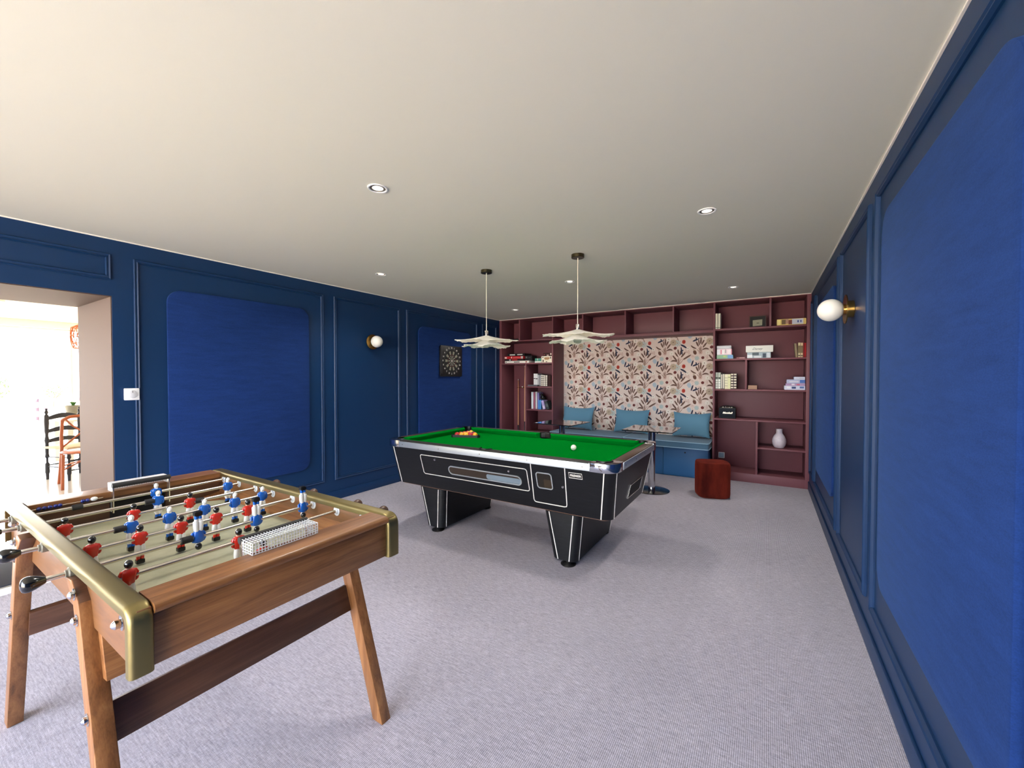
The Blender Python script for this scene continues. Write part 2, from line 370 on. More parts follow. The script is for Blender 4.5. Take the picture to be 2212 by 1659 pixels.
def cross_chair(loc, rz):
    t = thing('crossback_chair', 'orange brown crossback bistro chair in front of the dark ladderback chair', 'chair')
    for sx in (-1, 1):
        mb = MB(); mb.tube([(sx*.23, .27, 0), (sx*.215, .22, .2), (sx*.2, .2, .45), (sx*.2, .22, .65), (sx*.19, .26, .86)], .018, 'chair_orange'); mb.build('rear_leg', t)
        mb = MB(); mb.tube([(sx*.2, -.22, 0), (sx*.19, -.19, .45)], .017, 'chair_orange'); mb.build('front_leg', t)
    mb = MB(); mb.lathe([(.0, .44), (.2, .44), (.225, .455), (.2, .47), (0., .47)], 'chair_orange', (0, 0, 0), 28); mb.build('seat', t)
    mb = MB(); mb.tube([(-.19, .26, .86), (-.12, .3, .9), (0, .315, .91), (.12, .3, .9), (.19, .26, .86)], .02, 'chair_orange'); mb.build('top_rail', t)
    mb = MB(); mb.tube([(-.19, .21, .5), (-.05, .28, .64), (.1, .29, .78), (.16, .28, .87)], .01, 'chair_orange'); mb.tube([(.19, .21, .5), (.05, .28, .64), (-.1, .29, .78), (-.16, .28, .87)], .01, 'chair_orange'); mb.build('cross_back', t)
    mb = MB(); mb.tube([(-.19, .2, .25), (0, .0, .33), (.19, -.19, .25)], .009, 'chair_orange'); mb.tube([(.19, .2, .25), (0, .0, .33), (-.19, -.19, .25)], .009, 'chair_orange'); mb.build('brace', t)
    t.location = loc; t.rotation_euler = (0, 0, rz)
ladder_chair((-8.49, 1.64, 0), math.radians(112)); cross_chair((-7.80, 1.59, 0), math.radians(80))
t = thing('dining_table', 'white dining table behind the two chairs of the next room', 'table', (-10., 2.15, 0))
mb = MB(); mb.box((-10.5, 1.7, .72), (-9.5, 2.9, .75), 'plaster_white', .005); mb.build('tabletop', t)
for x in (-10.42, -9.58):
    for y in (1.8, 2.8):
        mb = MB(); mb.box((x-.03, y-.03, 0), (x+.03, y+.03, .72), 'plaster_white'); mb.build('leg', t)
t = thing('plant_pot', 'grey plant pot on the white dining table', 'pot', (-10.2, 1.96, .75))
mb = MB(); mb.lathe([(.0, .75), (.075, .75), (.1, .93), (.11, .94), (.11, .955), (.09, .955), (.088, .93), (0, .93)], 'pot_grey', (-10.2, 1.96, 0), 24); mb.build('pot_body', t)
mb = MB()
for i in range(14):
    a = i*2.4; mb.tube([(-10.2, 1.96, .93), (-10.2+.03*math.cos(a), 1.96+.03*math.sin(a), 1.0), (-10.2+.07*math.cos(a), 1.96+.07*math.sin(a), 1.02)], [.004, .008, .001], 'leaf', 5)
mb.build('plant', t)
t = thing('rattan_pendant_lamp', 'orange woven rattan pendant lamp hanging in the next room', 'lamp', (-8.2, 1.76, 2.5))
mb = MB(); rz_ = [(2.19, .10), (2.14, .19), (2.03, .2), (1.92, .19), (1.85, .17)]
for z, r in rz_: mb.tube([(-8.2+r*math.cos(a*PI/14), 1.76+r*math.sin(a*PI/14), z) for a in range(28)], .007, 'rattan', 6, closed=True)
for a in range(22): mb.tube([(-8.2+r*math.cos(a*2*PI/22+i*.12), 1.76+r*math.sin(a*2*PI/22+i*.12), z) for i, (z, r) in enumerate(rz_)], .005, 'rattan', 5)
mb.build('lamp_shade', t)
mb = MB(); mb.tube([(-8.2, 1.76, 2.19), (-8.2, 1.76, 2.5)], .004, 'black_matte', 6); mb.build('cord', t)
t = thing('ceiling_light', 'pale round flush ceiling light in the next room', 'lamp', (-9., .75, 2.5))
mb = MB(); mb.lathe([(0, 2.46), (.3, 2.46), (.34, 2.475), (.34, 2.5)], 'opal_glass', (-9., .75, 0), 40); mb.build('diffuser', t)
# outside
mb = MB(); mb.box((-60, -40, -.3), (-11.6, 40, -.12), 'terrace'); mb.box((-11.6, -40, -.3), (14, YR-.2, -.12), 'terrace'); struct(mb, 'ground')
mb = MB()
for i in range(12): mb.box((-17.05, -4+i*1.1, -.12), (-16.95, -3.9+i*1.1, .85), 'fence_wood')
for z in (.25, .5, .75): mb.box((-17.02, -4, z), (-16.98, 8.2, z+.1), 'fence_wood')
tag(mb.build('fence', None, (-17, 2, -.12)), 'low wooden rail fence beyond the terrace, seen through the opening', 'fence')
def tree(name, label, c, R, zt, n, cat='tree'):
    t = thing(name, label, cat, (c[0], c[1], -.12))
    mb = MB(); mb.tube([(c[0], c[1], -.12), (c[0]+.05, c[1], c[2]*.6), (c[0], c[1]+.05, c[2])], [.07*R, .05*R, .03*R], 'bark', 8)
    for i in range(6):
        a = i*1.05; mb.tube([(c[0], c[1], c[2]*.5), (c[0]+R*.6*math.cos(a), c[1]+R*.6*math.sin(a), c[2]+.2*R)], [.03*R, .01*R], 'bark', 6)
    mb.build('trunk', t)
    mb = MB(); rnd = random.Random(int(c[1]*100))
    for i in range(n):
        d = Vector((rnd.gauss(0, 1), rnd.gauss(0, 1), rnd.gauss(0, 1))).normalized()*R*rnd.uniform(.35, 1.)
        p = Vector((c[0], c[1], c[2]+R*.3))+Vector((d.x, d.y, d.z*zt)); a = Vector((rnd.gauss(0, 1), rnd.gauss(0, 1), rnd.gauss(0, 1))).normalized()*.05*(R**.5); b = a.orthogonal().normalized()*.03*(R**.5)
        mb.add([p-a, p+b, p+a, p-b], [[0, 1, 2, 3]], 'leaf')
    mb.build('crown', t)
tree('tree', 'leafy green garden tree at the left edge of the view outside', (-22, 1.95, .78), .82, .95, 1500)
tree('shrub', 'small distant blue green shrub left of the ladderback chair', (-30, 5.1, .6), .6, .6, 500, 'shrub')
tree('shrub', 'small distant shrub above the ladderback chair', (-30, 7.0, .6), .6, .8, 500, 'shrub')
tree('tree', 'distant garden tree showing right beside the passage wall', (-26, 7.05, 1.2), 1.1, 1.2, 1600)

# ------------------------------------------------------------------ upholstered wall panels, switch, sockets
def wall_panel(x, sg, y0, y1, z0, z1, label):
    mb = MB(); mb.poly(rrect(y0, z0, y1, z1, .11, 8), x+sg*.001, x+sg*.025, 'panel_fabric', 0, .006, 2)
    o = mb.build('acoustic_panel', None, (x, (y0+y1)/2, z0)); tag(o, label, 'wall panel', 'blue fabric wall panels')
wall_panel(XL, 1, 1.38, 2.632, .425, 2.19, 'large blue fabric wall panel behind the football table, right of the passage')
wall_panel(XL, 1, 4.302, 5.54, .425, 2.19, 'blue fabric wall panel carrying the black dartboard')
wall_panel(XR, -1, 1.31, 2.565, .455, 2.215, 'blue fabric wall panel on the right wall, nearest and largest in view')
wall_panel(XR, -1, 4.16, 5.42, .455, 2.2, 'blue fabric wall panel on the right wall between the sconce and the bookcase')
t = thing('dimmer_switch', 'white square rotary switch plate on the left wall by the passage', 'switch', (XL, 1.148, 1.311))
mb = MB(); mb.poly(rrect(1.103, 1.264, 1.193, 1.358, .006, 3), XL+.0, XL+.0225, 'switch_white', 0, .002); mb.build('plate', t)
mb = MB(); mb.lathe([(.031, XL+.0225), (.03, XL+.0265), (.028, XL+.028), (0, XL+.028)], 'switch_grey', (0, 1.15, 1.311), 28, 'x'); mb.box((XL+.028, 1.1485, 1.322), (XL+.0285, 1.1515, 1.338), 'black_matte'); mb.build('knob', t)

# ------------------------------------------------------------------ wall lamps
def sconce(x, sg, y, z, label):
    t = thing('wall_lamp', label, 'lamp', (x, y, z), 'round globe wall lamps')
    mb = MB(); mb.lathe([(.0, x+sg*.002), (.055, x+sg*.002), (.055, x+sg*.04), (.0, x+sg*.04)], 'brass', (0, y, z), 32, 'x')
    mb.lathe([(0, x+sg*.04), (.095, x+sg*.04), (.095, x+sg*.046), (0, x+sg*.046)], 'brass', (0, y, z), 40, 'x'); mb.build('backplate', t)
    mb = MB(); mb.lathe([(.032, x+sg*.046), (.032, x+sg*.066), (0, x+sg*.066)], 'brass', (0, y, z), 28, 'x'); mb.build('lamp_holder', t)
    mb = MB(); mb.ball((x+sg*.121, y, z), .073, 'opal_glass', 40); mb.build('globe', t)
sconce(XR, -1, 3.44, 1.893, 'white globe wall lamp with brass disc on the right wall')
sconce(XL, 1, 3.47, 1.893, 'white globe wall lamp with brass disc on the left wall')

# ------------------------------------------------------------------ ceiling spots
SP = [(-1.872, 1.567, 'nearest the football table, largest of the ceiling spots'), (-.334, 2.899, 'on the right side, in front of the pool table end'), (-3.405, 2.886, 'on the left side, above the left wall lamp'),
      (-1.876, 4.23, 'between the two pendant lamps'), (-.343, 5.52, 'in front of the bookcase on the right'), (-3.4, 5.545, 'in the back left corner behind the left pendant')]
def spot():
    t = thing('ceiling_spot', 'x', 'spotlight', (0, 0, 0), 'round recessed ceiling spots')
    mb = MB(); mb.lathe([(.056, 0), (.056, -.003), (.053, -.006), (.047, -.006), (.044, -.004), (.044, 0)], 'switch_white', (0, 0, 0), 36); mb.build('ring', t)
    mb = MB(); mb.lathe([(.0445, -.0015), (.031, -.001)], 'spot_well_shade', (0, 0, 0), 36); mb.build('well_shade', t)  # flat ring, the shade of a recessed well put into its dark colour
    mb = MB(); mb.lathe([(.032, -.0012), (.024, -.003), (.0, -.0035)], 'spot_lens', (0, 0, 0), 30); mb.build('lens', t)
    return t
for i, (x, y, w) in enumerate(SP):
    o = spot() if i == 0 else copy_tree(S_); S_ = o if i == 0 else S_
    l = bpy.data.lights.new('ceiling_spot_light', 'SPOT'); l.energy = 24; l.spot_size = math.radians(150); l.spot_blend = .8; l.shadow_soft_size = .12; l.color = (1., .93, .84)
    lo = bpy.data.objects.new('ceiling_spot_light', l); COL.objects.link(lo); lo.location = (x, y, H-.012)
    o.location = (x, y, H-.001); o['label'] = 'white round recessed ceiling spot '+w

# ------------------------------------------------------------------ pendant lamps
def petal(mb, cx, cy, cz, ang, a, b, drop, lift, ruf, seed, t=.0022):
    # draped oval cloth: long half axis a along ang, short half axis b
    nr, na = 12, 96; rnd = random.Random(seed); ph = [rnd.uniform(0, 6.28) for _ in range(4)]
    vs = []; ca, sa = math.cos(ang), math.sin(ang)
    for i in range(nr+1):
        r = i/nr
        for k in range(na):
            q = 2*PI*k/na; e = r**3
            wob = 1+.03*math.sin(7*q+ph[0])*e+.02*math.sin(13*q+ph[1])*e
            u, v = a*r*math.cos(q)*wob, b*r*math.sin(q)*wob
            z = -drop*(r**1.15)*(abs(math.sin(q))**1.5) - lift*(1-(1-r)**2)*(abs(math.cos(q))**2)
            z += e*(ruf*math.sin(5*q+ph[2])+ruf*.6*math.sin(11*q+ph[3])+.0025*math.sin(60*q))
            vs.append((cx+u*ca-v*sa, cy+u*sa+v*ca, cz+z))
    fs = [[i*na+k, i*na+(k+1) % na, (i+1)*na+(k+1) % na, (i+1)*na+k] for i in range(1, nr) for k in range(na)]
    c = len(vs); vs = vs+[(cx, cy, cz)]; fs += [[c, na+k, na+(k+1) % na] for k in range(na)]
    top = vs; n = len(vs); bot = [(x, y, z-t) for x, y, z in vs]
    rim = [[nr*na+k, nr*na+(k+1) % na, n+nr*na+(k+1) % na, n+nr*na+k] for k in range(na)]
    mb.add(top+bot, fs+[[n+q for q in f][::-1] for f in fs]+rim, 'pendant_cloth', True)
def pendant(x, y, label, flip, seed):
    t = thing('pendant_lamp', label, 'lamp', (x, y, H), 'cloth petal pendant lamps over the pool table')
    mb = MB(); mb.lathe([(0, H-.03), (.054, H-.03), (.056, H-.028), (.056, H)], 'dark_bronze', (x, y, 0), 36); mb.build('canopy', t)
    mb = MB(); mb.tube([(x, y, 1.905), (x, y, H-.03)], .0035, 'white_cord', 8); mb.build('cord', t)
    mb = MB(); mb.lathe([(0, 1.91), (.016, 1.91), (.018, 1.905), (.018, 1.862), (.0, 1.862)], 'steel', (x, y, 0), 24); mb.build('socket', t)
    mb = MB(); petal(mb, x, y, 1.868, yaw+flip*.05, .31, .15, .055, .05, .006, seed); mb.build('upper_petal', t)
    mb = MB(); petal(mb, x, y, 1.835, yaw+flip*.45, .245, .2, .075, .075, .008, seed+5); mb.build('lower_petal', t)
    mb = MB(); mb.lathe([(.014, 1.85), (.014, 1.825), (.022, 1.81), (.036, 1.785), (.038, 1.77), (.03, 1.75), (.015, 1.741), (0, 1.739)], 'clear_glass', (x, y, 0), 28); mb.build('bulb', t)
pendant(-1.407, 3.34, 'off-white cloth petal pendant lamp in front of the wallpaper', -1, 3)
pendant(-2.39, 3.345, 'off-white cloth petal pendant lamp in front of the dark wall corner', 1, 11)

# ------------------------------------------------------------------ built-in bookcase
bc = thing('bookcase', 'burgundy built-in bookcase filling the back wall around the wallpapered niche', 'bookcase', (-1.9, 6.44, 0))
BP = 'bookcase_paint'; YB = 6.892
def bx(a, c, name, m=BP, bev=.0015):
    mb = MB(); mb.box(a, c, m, bev); return mb.build(name, bc)
bx((-4.3, 6.892, 0), (-3.172, 6.912, H), 'back_panel'); bx((-.646, 6.892, 0), (.48, 6.912, H), 'back_panel'); bx((-3.172, 6.892, 2.08), (-.646, 6.912, H), 'back_panel')
T = .024
for x, w, z0, z1 in ((-4.3, .049, 0, H), (-3.872, T, 2.116, H-.02), (-3.196, T, 0, H), (-2.636, T, 2.116, H-.02), (-1.918, T, 2.116, H-.02), (-1.198, T, 2.116, H-.02),
                     (-.646, T, 0, H), (.039-T+.012, T, 2.126, H-.02), (.436, .044, 0, H), (-3.737, T, .118, 1.678), (-.237-T/2, T, 1.275, 1.678), (-.103-T/2, T, .118, .836)):
    bx((x, YF, z0), (x+w, YB, z1), 'upright')
bx((-4.251, YF, H-.02), (.436, YB, H-.001), 'top_board')
bx((-4.251, YF, 2.098), (-3.198, YB, 2.12), 'shelf'); bx((-3.172, YF, 2.078), (-.646, YB, 2.12), 'shelf'); bx((-.622, YF, 2.10), (.436, YB, 2.126), 'shelf')
for z in (1.678,): bx((-4.251, YF, z), (-3.198, YB, z+.023), 'shelf'); bx((-.622, YF, z), (.436, YB, z+.023), 'shelf')
for z in (1.252, .836): bx((-3.728, YF, z), (-3.198, YB, z+.023), 'shelf'); bx((-.622, YF, z), (.436, YB, z+.023), 'shelf')
bx((-.091, YF, .467), (.436, YB, .489), 'shelf'); bx((-3.728, YF, .42), (-3.198, YB, .443), 'shelf')
bx((-.622, YF, 0), (.436, YB, .118), 'plinth'); bx((-4.251, YF, 0), (-3.198, YB, .118), 'plinth')
t = thing('wall_socket', 'small pale blue-grey wall socket inside the bookcase behind the pouf', 'socket', (-.563, 6.892, .27))
mb = MB(); mb.poly(rrect(-.606, .222, -.522, .31, .006, 3), 6.884, 6.893, 'switch_white', 1, .002); mb.build('plate', t)
mb = MB(); mb.poly(rrect(-.597, .231, -.531, .301, .004, 3), 6.880, 6.8845, 'socket_grey', 1, .001); mb.build('insert', t)

# wallpaper with repeating plant motifs
mb = MB(); WX0, WX1, WZ0, WZ1 = -3.172, -.646, .40, 2.078
mb.box((WX0, 6.889, WZ0), (WX1, 6.91, WZ1), 'paper_bg')
mot = []   # x, y (down), half length, half width, angle (deg, up positive), colour -- in tile units of 690 x 490
def A(x0, y0, x1, y1, w, c, b=0.): mot.append((x0, y0, x1, y1, w, c, b))
def fan(bx_, by_, leaves):
    for x0, y0, x1, y1, w, bd in leaves:
        A((x1*.8+bx_*.2), (y1*.8+by_*.2), bx_, by_, 6.5, 'wp_stem')
        dx, dy = x0-x1, y0-y1; A(x0+dx*.10, y0+dy*.10, x1-dx*.2, y1-dy*.2, w*.95, 'wp_brown', bd)
fan(260, 950, ((270, 650, 265, 760, 17, 0), (180, 730, 217, 812, 17, 0), (327, 700, 288, 780, 15, 0), (372, 758, 312, 838, 16, 0), (85, 800, 172, 855, 15, -12), (412, 888, 312, 893, 17, -22), (222, 690, 240, 790, 12, 0)))
fan(530, 1190, ((520, 872, 532, 960, 16, 0), (462, 930, 515, 1010, 16, 0), (420, 995, 495, 1090, 17, 0), (580, 890, 556, 985, 14, 0), (662, 935, 592, 1020, 18, 0), (765, 990, 640, 1066, 18, 0), (382, 1116, 492, 1124, 18, 24)))
A(88, 1215, 128, 1090, 15, 'wp_navy'); A(110, 1212, 235, 1160, 17, 'wp_navy'); A(188, 1180, 176, 1130, 12, 'wp_navy'); A(215, 1170, 246, 1150, 9, 'wp_navy')
A(578, 815, 606, 985, 14, 'wp_navy'); A(590, 900, 630, 885, 12, 'wp_navy'); A(592, 930, 570, 985, 7, 'wp_navy'); A(565, 775, 692, 855, 18, 'wp_navy', 8)
A(635, 680, 633, 765, 34, 'wp_red'); A(641, 705, 634, 745, 12, 'wp_red2')
A(440, 865, 492, 822, 30, 'wp_burg'); A(288, 1022, 322, 1072, 29, 'wp_burg'); A(140, 895, 172, 985, 31, 'wp_dbrown'); A(118, 872, 165, 905, 12, 'wp_tan')
for a in range(0, 360, 40): x, y = 430+38*math.cos(math.radians(a)), 730+38*math.sin(math.radians(a)); A(430, 730, 430+66*math.cos(math.radians(a)), 730+66*math.sin(math.radians(a)), 24, 'wp_tan')
A(418, 742, 446, 722, 18, 'wp_brown')
for cx, cy, r_, a0_, a1_, n_ in ((120, 1000, 70, 150, 330, 7), (400, 1040, 60, 100, 260, 6), (680, 940, 60, -20, 160, 7), (600, 1100, 60, 20, 120, 5), (330, 820, 55, 60, 150, 4), (60, 930, 55, 120, 240, 5), (250, 1120, 60, 200, 340, 6)):
    for k in range(n_):
        a = math.radians(a0_+(a1_-a0_)*k/(n_-1)); A(cx, cy, cx+r_*math.cos(a), cy-r_*math.sin(a), 2.6, 'wp_pink'); A(cx+r_*.92*math.cos(a), cy-r_*.92*math.sin(a), cx+r_*1.1*math.cos(a), cy-r_*1.1*math.sin(a), 6, 'wp_white' if k % 2 else 'wp_tan')
for cx, cy, r, w, c, n, cc in ((510, 745, 78, 11, 'wp_teal', 9, 'wp_brown'), (335, 662, 52, 9, 'wp_white', 10, 'wp_brown'), (195, 1055, 50, 11, 'wp_teal', 8, 'wp_blue'), (60, 1112, 44, 12, 'wp_blue', 7, 'wp_blue'), (740, 1090, 48, 12, 'wp_blue', 7, 'wp_teal'), (395, 950, 50, 10, 'wp_white', 9, 'wp_tan'), (262, 945, 40, 12, 'wp_pink', 7, 'wp_burg'), (715, 855, 36, 8, 'wp_white', 8, 'wp_brown')):
    for k in range(n): a = 2*PI*k/n+.2; A(cx+r*.15*math.cos(a), cy+r*.15*math.sin(a), cx+r*math.cos(a), cy+r*math.sin(a), w, c)
    A(cx-9, cy, cx+9, cy, 9, cc)
PX, PZ = .525, .386; sx, sz = PX/690, PZ/490
for i in range(-1, 6):
    for j in range(-1, 6):
        ox, oz = -3.172+.205+i*PX-PX*.0, 1.433-.0+(j-2)*PZ
        for li, (x0, y0, x1, y1, w, c, bd) in enumerate(mot):
            a = Vector((ox+(x0-260)*sx, oz-(y0-950)*sz)); b = Vector((ox+(x1-260)*sx, oz-(y1-950)*sz)); cc = (a+b)/2
            if not (WX0-.004 < min(a.x, b.x) and max(a.x, b.x) < WX1+.004 and WZ0+.02 < min(a.y, b.y) and max(a.y, b.y) < WZ1+.004): continue
            d = (b-a)/2; L = d.length; u = d/L; v = Vector((-u.y, u.x)); ww = w*sx
            ns = 7; yy = 6.889-.0002-.00012*(li % 9)
            up = []; dn = []
            for k in range(ns+1):
                s_ = -1+2*k/ns; th = math.sqrt(max(0., 1-abs(s_)**2.2)); bend = (1-s_*s_)*bd*sz
                up.append(cc+u*L*s_+v*(ww*th+bend)); dn.append(cc+u*L*s_-v*(ww*th-bend))
            pts = up+dn[::-1][1:-1]
            mb.add([(p.x, yy, p.y) for p in pts], [list(range(len(pts)))], c)
wp = mb.build('wallpaper', None); wp['kind'] = 'structure'

# ------------------------------------------------------------------ banquette bench and its cushions
t = thing('bench', 'long blue banquette bench under the patterned wallpaper', 'bench', (-1.9, 6.28, 0))
mb = MB(); mb.box((-3.14, 6.30, 0), (-.68, 6.886, .42), 'bench_paint', .003); mb.build('base', t)
for a, b in ((-3.13, -2.52), (-2.514, -1.906), (-1.9, -1.287), (-1.281, -.685)):
    mb = MB(); mb.box((a, 6.282, .012), (b, 6.299, .412), 'bench_paint', .002); mb.lathe([(0, 6.2815), (.011, 6.2815), (.011, 6.283)], 'black_matte', ((a+b)/2, 0, .355), 14, 'y'); mb.build('door', t)
for a, b in ((-3.14, -1.882), (-1.876, -.668)):
    mb = MB(); mb.poly(rrect(a, 6.232, b, 6.886, .035, 5), .423, .515, 'seat_fabric', 2, .012, 3); cu = mb.build('seat_cushion', t)
    for z in (.427, .511):
        mb = MB(); mb.tube([(p[0], p[1], z) for p in rrect(a-.002, 6.23, b+.002, 6.886, .036, 5)], .0055, 'seat_piping', 6, closed=True); mb.build('piping', cu)
def pillow(x0, x1, z0, zt, y, label, seed, lean=.32):
    W = (x1-x0)/2; Hh = (zt-z0)/2*1.05; n = 20; vs = []; fs = []; rnd = random.Random(seed); ph = [rnd.uniform(0, 6) for _ in range(4)]
    for side in (1, -1):
        for i in range(n+1):
            for j in range(n+1):
                u, v = -1+2*i/n, -1+2*j/n
                th = .075*((1-u**2)**.55)*((1-v**2)**.55) if abs(u) < 1 and abs(v) < 1 else 0
                pinch = 1-.08*(1-v*v)*(abs(u)**3); pv = 1-.16*(1-u*u)*(abs(v)**3)
                th *= 1+.08*math.sin(5*u+ph[0])*math.sin(4*v+ph[1])
                x = u*W*pinch; z = v*Hh*pv; yy = side*th
                z2 = z*math.cos(lean)-yy*math.sin(lean)*-1; y2 = yy*math.cos(lean)*1+z*math.sin(lean)
                vs.append(((x0+x1)/2+x, y+y2, z0+Hh*math.cos(lean)+z2+.028))
    N = (n+1)**2
    for s_ in (0, 1):
        for i in range(n):
            for j in range(n):
                q = [i*(n+1)+j, (i+1)*(n+1)+j, (i+1)*(n+1)+j+1, i*(n+1)+j+1]; fs.append([s_*N+k for k in (q if s_ else q[::-1])])
    b = bmesh.new(); V = [b.verts.new(v) for v in vs]
    for f in fs: b.faces.new([V[k] for k in f])
    bmesh.ops.remove_doubles(b, verts=b.verts, dist=1e-4)
    mb = MB(); mb.bm(b, 'teal_fabric', True); tag(mb.build('pillow', None, ((x0+x1)/2, y, z0)), label, 'pillow', 'teal pillows on the bench')
pillow(-3.13, -2.54, .50, .89, 6.74, 'teal pillow on the bench nearest the cues, behind the first glass table', 1)
pillow(-2.165, -1.60, .50, .885, 6.74, 'teal pillow in the middle of the three on the bench', 2)
pillow(-1.235, -.70, .50, .875, 6.74, 'teal pillow at the bench end beside the right shelves', 3)

# ------------------------------------------------------------------ glass bistro tables
def bistro(x, y, rz, label):
    t = thing('bistro_table', label, 'table', (0, 0, 0), 'smoked glass bistro tables')
    mb = MB(); mb.poly(rrect(-.3, -.3, .3, .3, .008, 3), .778, .79, 'smoked_glass', 2, .0015, 1); mb.build('tabletop', t)
    mb = MB(); mb.tube([(0, 0, .02), (0, 0, .765)], .044, 'chrome', 28); mb.build('column', t)
    mb = MB(); mb.box((-.12, -.12, .766), (.12, .12, .7775), 'black_matte', .003); mb.build('mounting_plate', t)
    mb = MB(); mb.lathe([(0, .0), (.215, .0), (.218, .006), (.2, .012), (.05, .022), (0, .022)], 'black_gloss', (0, 0, 0), 48); mb.build('base', t)
    t.location = (x, y, 0); t.rotation_euler = (0, 0, rz)
bistro(-1.23, 5.34, 0, 'smoked glass bistro table nearer the pouf, in front of the middle pillow')
bistro(-2.50, 5.38, math.radians(-5), 'smoked glass bistro table farther left, in front of the left pillow')

# ------------------------------------------------------------------ pouf
mb = MB(); prof = [(0, 0), (.86, 0), (.97, .015), (1., .05), (1.0, .36), (.985, .40), (.94, .417), (0, .425)]
vs = []; fs = []; seg = 56
for r, z in prof:
    for k in range(seg):
        q = 2*PI*k/seg; e = .55; cx = math.copysign(abs(math.cos(q))**e, math.cos(q)); sy = math.copysign(abs(math.sin(q))**e, math.sin(q))
        rr = .86; a, b = r*.185*cx, r*.165*sy
        vs.append((-.548+a*math.cos(.35)-b*math.sin(.35), 5.49+a*math.sin(.35)+b*math.cos(.35), z))
for i in range(len(prof)-1):
    for k in range(seg): fs.append([i*seg+k, i*seg+(k+1) % seg, (i+1)*seg+(k+1) % seg, (i+1)*seg+k])
mb.add(vs, fs, 'rust_velvet', True); tag(mb.build('pouf', None, (-.548, 5.49, 0)), 'dark rust red velvet pouf on the carpet in front of the bookcase', 'pouf')

# ------------------------------------------------------------------ things on the shelves
def book(x0, x1, z0, z1, y0, y1, col, label, group, marks=None, tilt=0., pages=True, name='book'):
    t = thing(name, label, 'book', ((x0+x1)/2, y0, z0), group); c = bmat(col)
    P = Matrix.Translation((x1 if tilt > 0 else x0, 0, z0)) @ Matrix.Rotation(tilt, 4, 'Y') @ Matrix.Translation((-(x1 if tilt > 0 else x0), 0, -z0)) if tilt else None
    mb = MB(); mb.box((x0, y0, z0), (x1, y0+.004, z1), c, .001, 1, P); mb.box((x0, y0, z0), (x0+.003, y1, z1), c, 0, 1, P); mb.box((x1-.003, y0, z0), (x1, y1, z1), c, 0, 1, P)
    for zz, h_, mc in (marks or []):
        mb.box((x0+.002, y0-.0006, z0+(z1-z0)*zz), (x1-.002, y0+.001, z0+(z1-z0)*(zz+h_)), bmat(mc), 0, 1, P)
    mb.build('cover', t)
    mb = MB(); mb.box((x0+.003, y0+.004, z0+.003), (x1-.003, y1-.003, z1-.003), bmat((226, 216, 196)), 0, 1, P); mb.build('pages', t)
def gbox(x0, x1, z0, z1, y0, y1, col, label, group=None, panels=(), name='game_box', cat='box', letter=None, lid=True):
    t = thing(name, label, cat, ((x0+x1)/2, y0, z0), group)
    mb = MB(); mb.box((x0+.002, y0+.002, z0), (x1-.002, y1-.002, z1-.002), bmat(col), .001, 1); mb.build('tray', t)
    mb = MB(); mb.box((x0, y0, z0+(z1-z0)*.12), (x1, y1, z1), bmat(col), .0015, 1)
    for pi_, (a, b, c, d, pc) in enumerate(panels):
        W, Hh = x1-x0, z1-z0; mb.box((x0+W*a, y0-.0006-.0003*pi_, z0+Hh*c), (x0+W*b, y0+.001, z0+Hh*d), bmat(pc))
    if letter:
        txt, sz_, lc, px_, sh = letter; text_mb(mb, txt, sz_, bmat(lc), Matrix.Translation((x0+(x1-x0)*px_, y0-.0008, (z0+z1)/2)) @ Matrix.Rotation(PI/2, 4, 'X'), sh)
    mb.build('lid', t)
W_, K_ = (236, 236, 230), (16, 14, 18)
g = 'board games on the upper left shelf'
gbox(-4.215, -3.69, 1.7012, 1.745, 6.5, 6.78, (232, 230, 222), 'flat white game box at the bottom of the stack on the upper left shelf', g, [(.03, .07, .3, .7, K_), (.38, .62, .3, .7, (90, 80, 80)), (.86, .92, .25, .75, (150, 60, 50))])
gbox(-4.215, -3.81, 1.746, 1.782, 6.5, 6.76, (26, 16, 20), 'flat black game box with red lettering between the white and red boxes', g, [(.24, .32, .3, .7, (210, 210, 210)), (.38, .68, .3, .75, (200, 40, 44))])
gbox(-4.22, -3.815, 1.783, 1.833, 6.5, 6.76, (186, 30, 38), 'red game box with a pale end in the left stack', g, [(.0, .12, .2, .7, (232, 214, 214)), (.36, .4, .3, .8, W_), (.46, .84, .3, .5, (226, 120, 120)), (.88, .99, .1, .9, (190, 190, 186))])
gbox(-4.165, -3.79, 1.834, 1.882, 6.51, 6.76, (14, 12, 16), 'black game box with white lettering on top of the left stack', g, [(.14, .45, .35, .72, (226, 226, 220)), (.58, .88, .4, .75, (214, 214, 208))])
gbox(-3.808, -3.66, 1.746, 1.84, 6.56, 6.74, (22, 20, 24), 'small black box with a round emblem beside the red game box', g, [(.1, .3, .5, .8, (120, 116, 120)), (.45, .8, .55, .65, (70, 66, 70))])
gbox(-3.577, -3.448, 1.7012, 1.783, 6.52, 6.66, (70, 140, 124), 'small green and white card box between the black box and cream box', g, [(.0, 1., .0, .35, (220, 226, 220)), (.4, .46, .5, .95, W_)])
gbox(-3.433, -3.226, 1.7012, 1.816, 6.5, 6.66, (232, 226, 206), 'cream game box with brown printing on the upper left shelf', g, [(.28, .78, .55, .82, (160, 120, 80)), (.08, .2, .75, .9, (90, 90, 90)), (.83, .93, .6, .9, (60, 60, 60)), (.1, .24, .1, .45, (110, 100, 90)), (.42, .56, .08, .2, (70, 60, 50)), (.32, .7, .42, .52, (180, 140, 90))])
gbox(-3.406, -3.23, 1.817, 1.874, 6.52, 6.66, (56, 26, 26), 'small dark brown box on top of the cream game box', g, [(.4, .62, .15, .4, (220, 200, 190)), (.8, .92, .4, .9, (230, 210, 200)), (.08, .14, .3, .7, (150, 80, 80))])
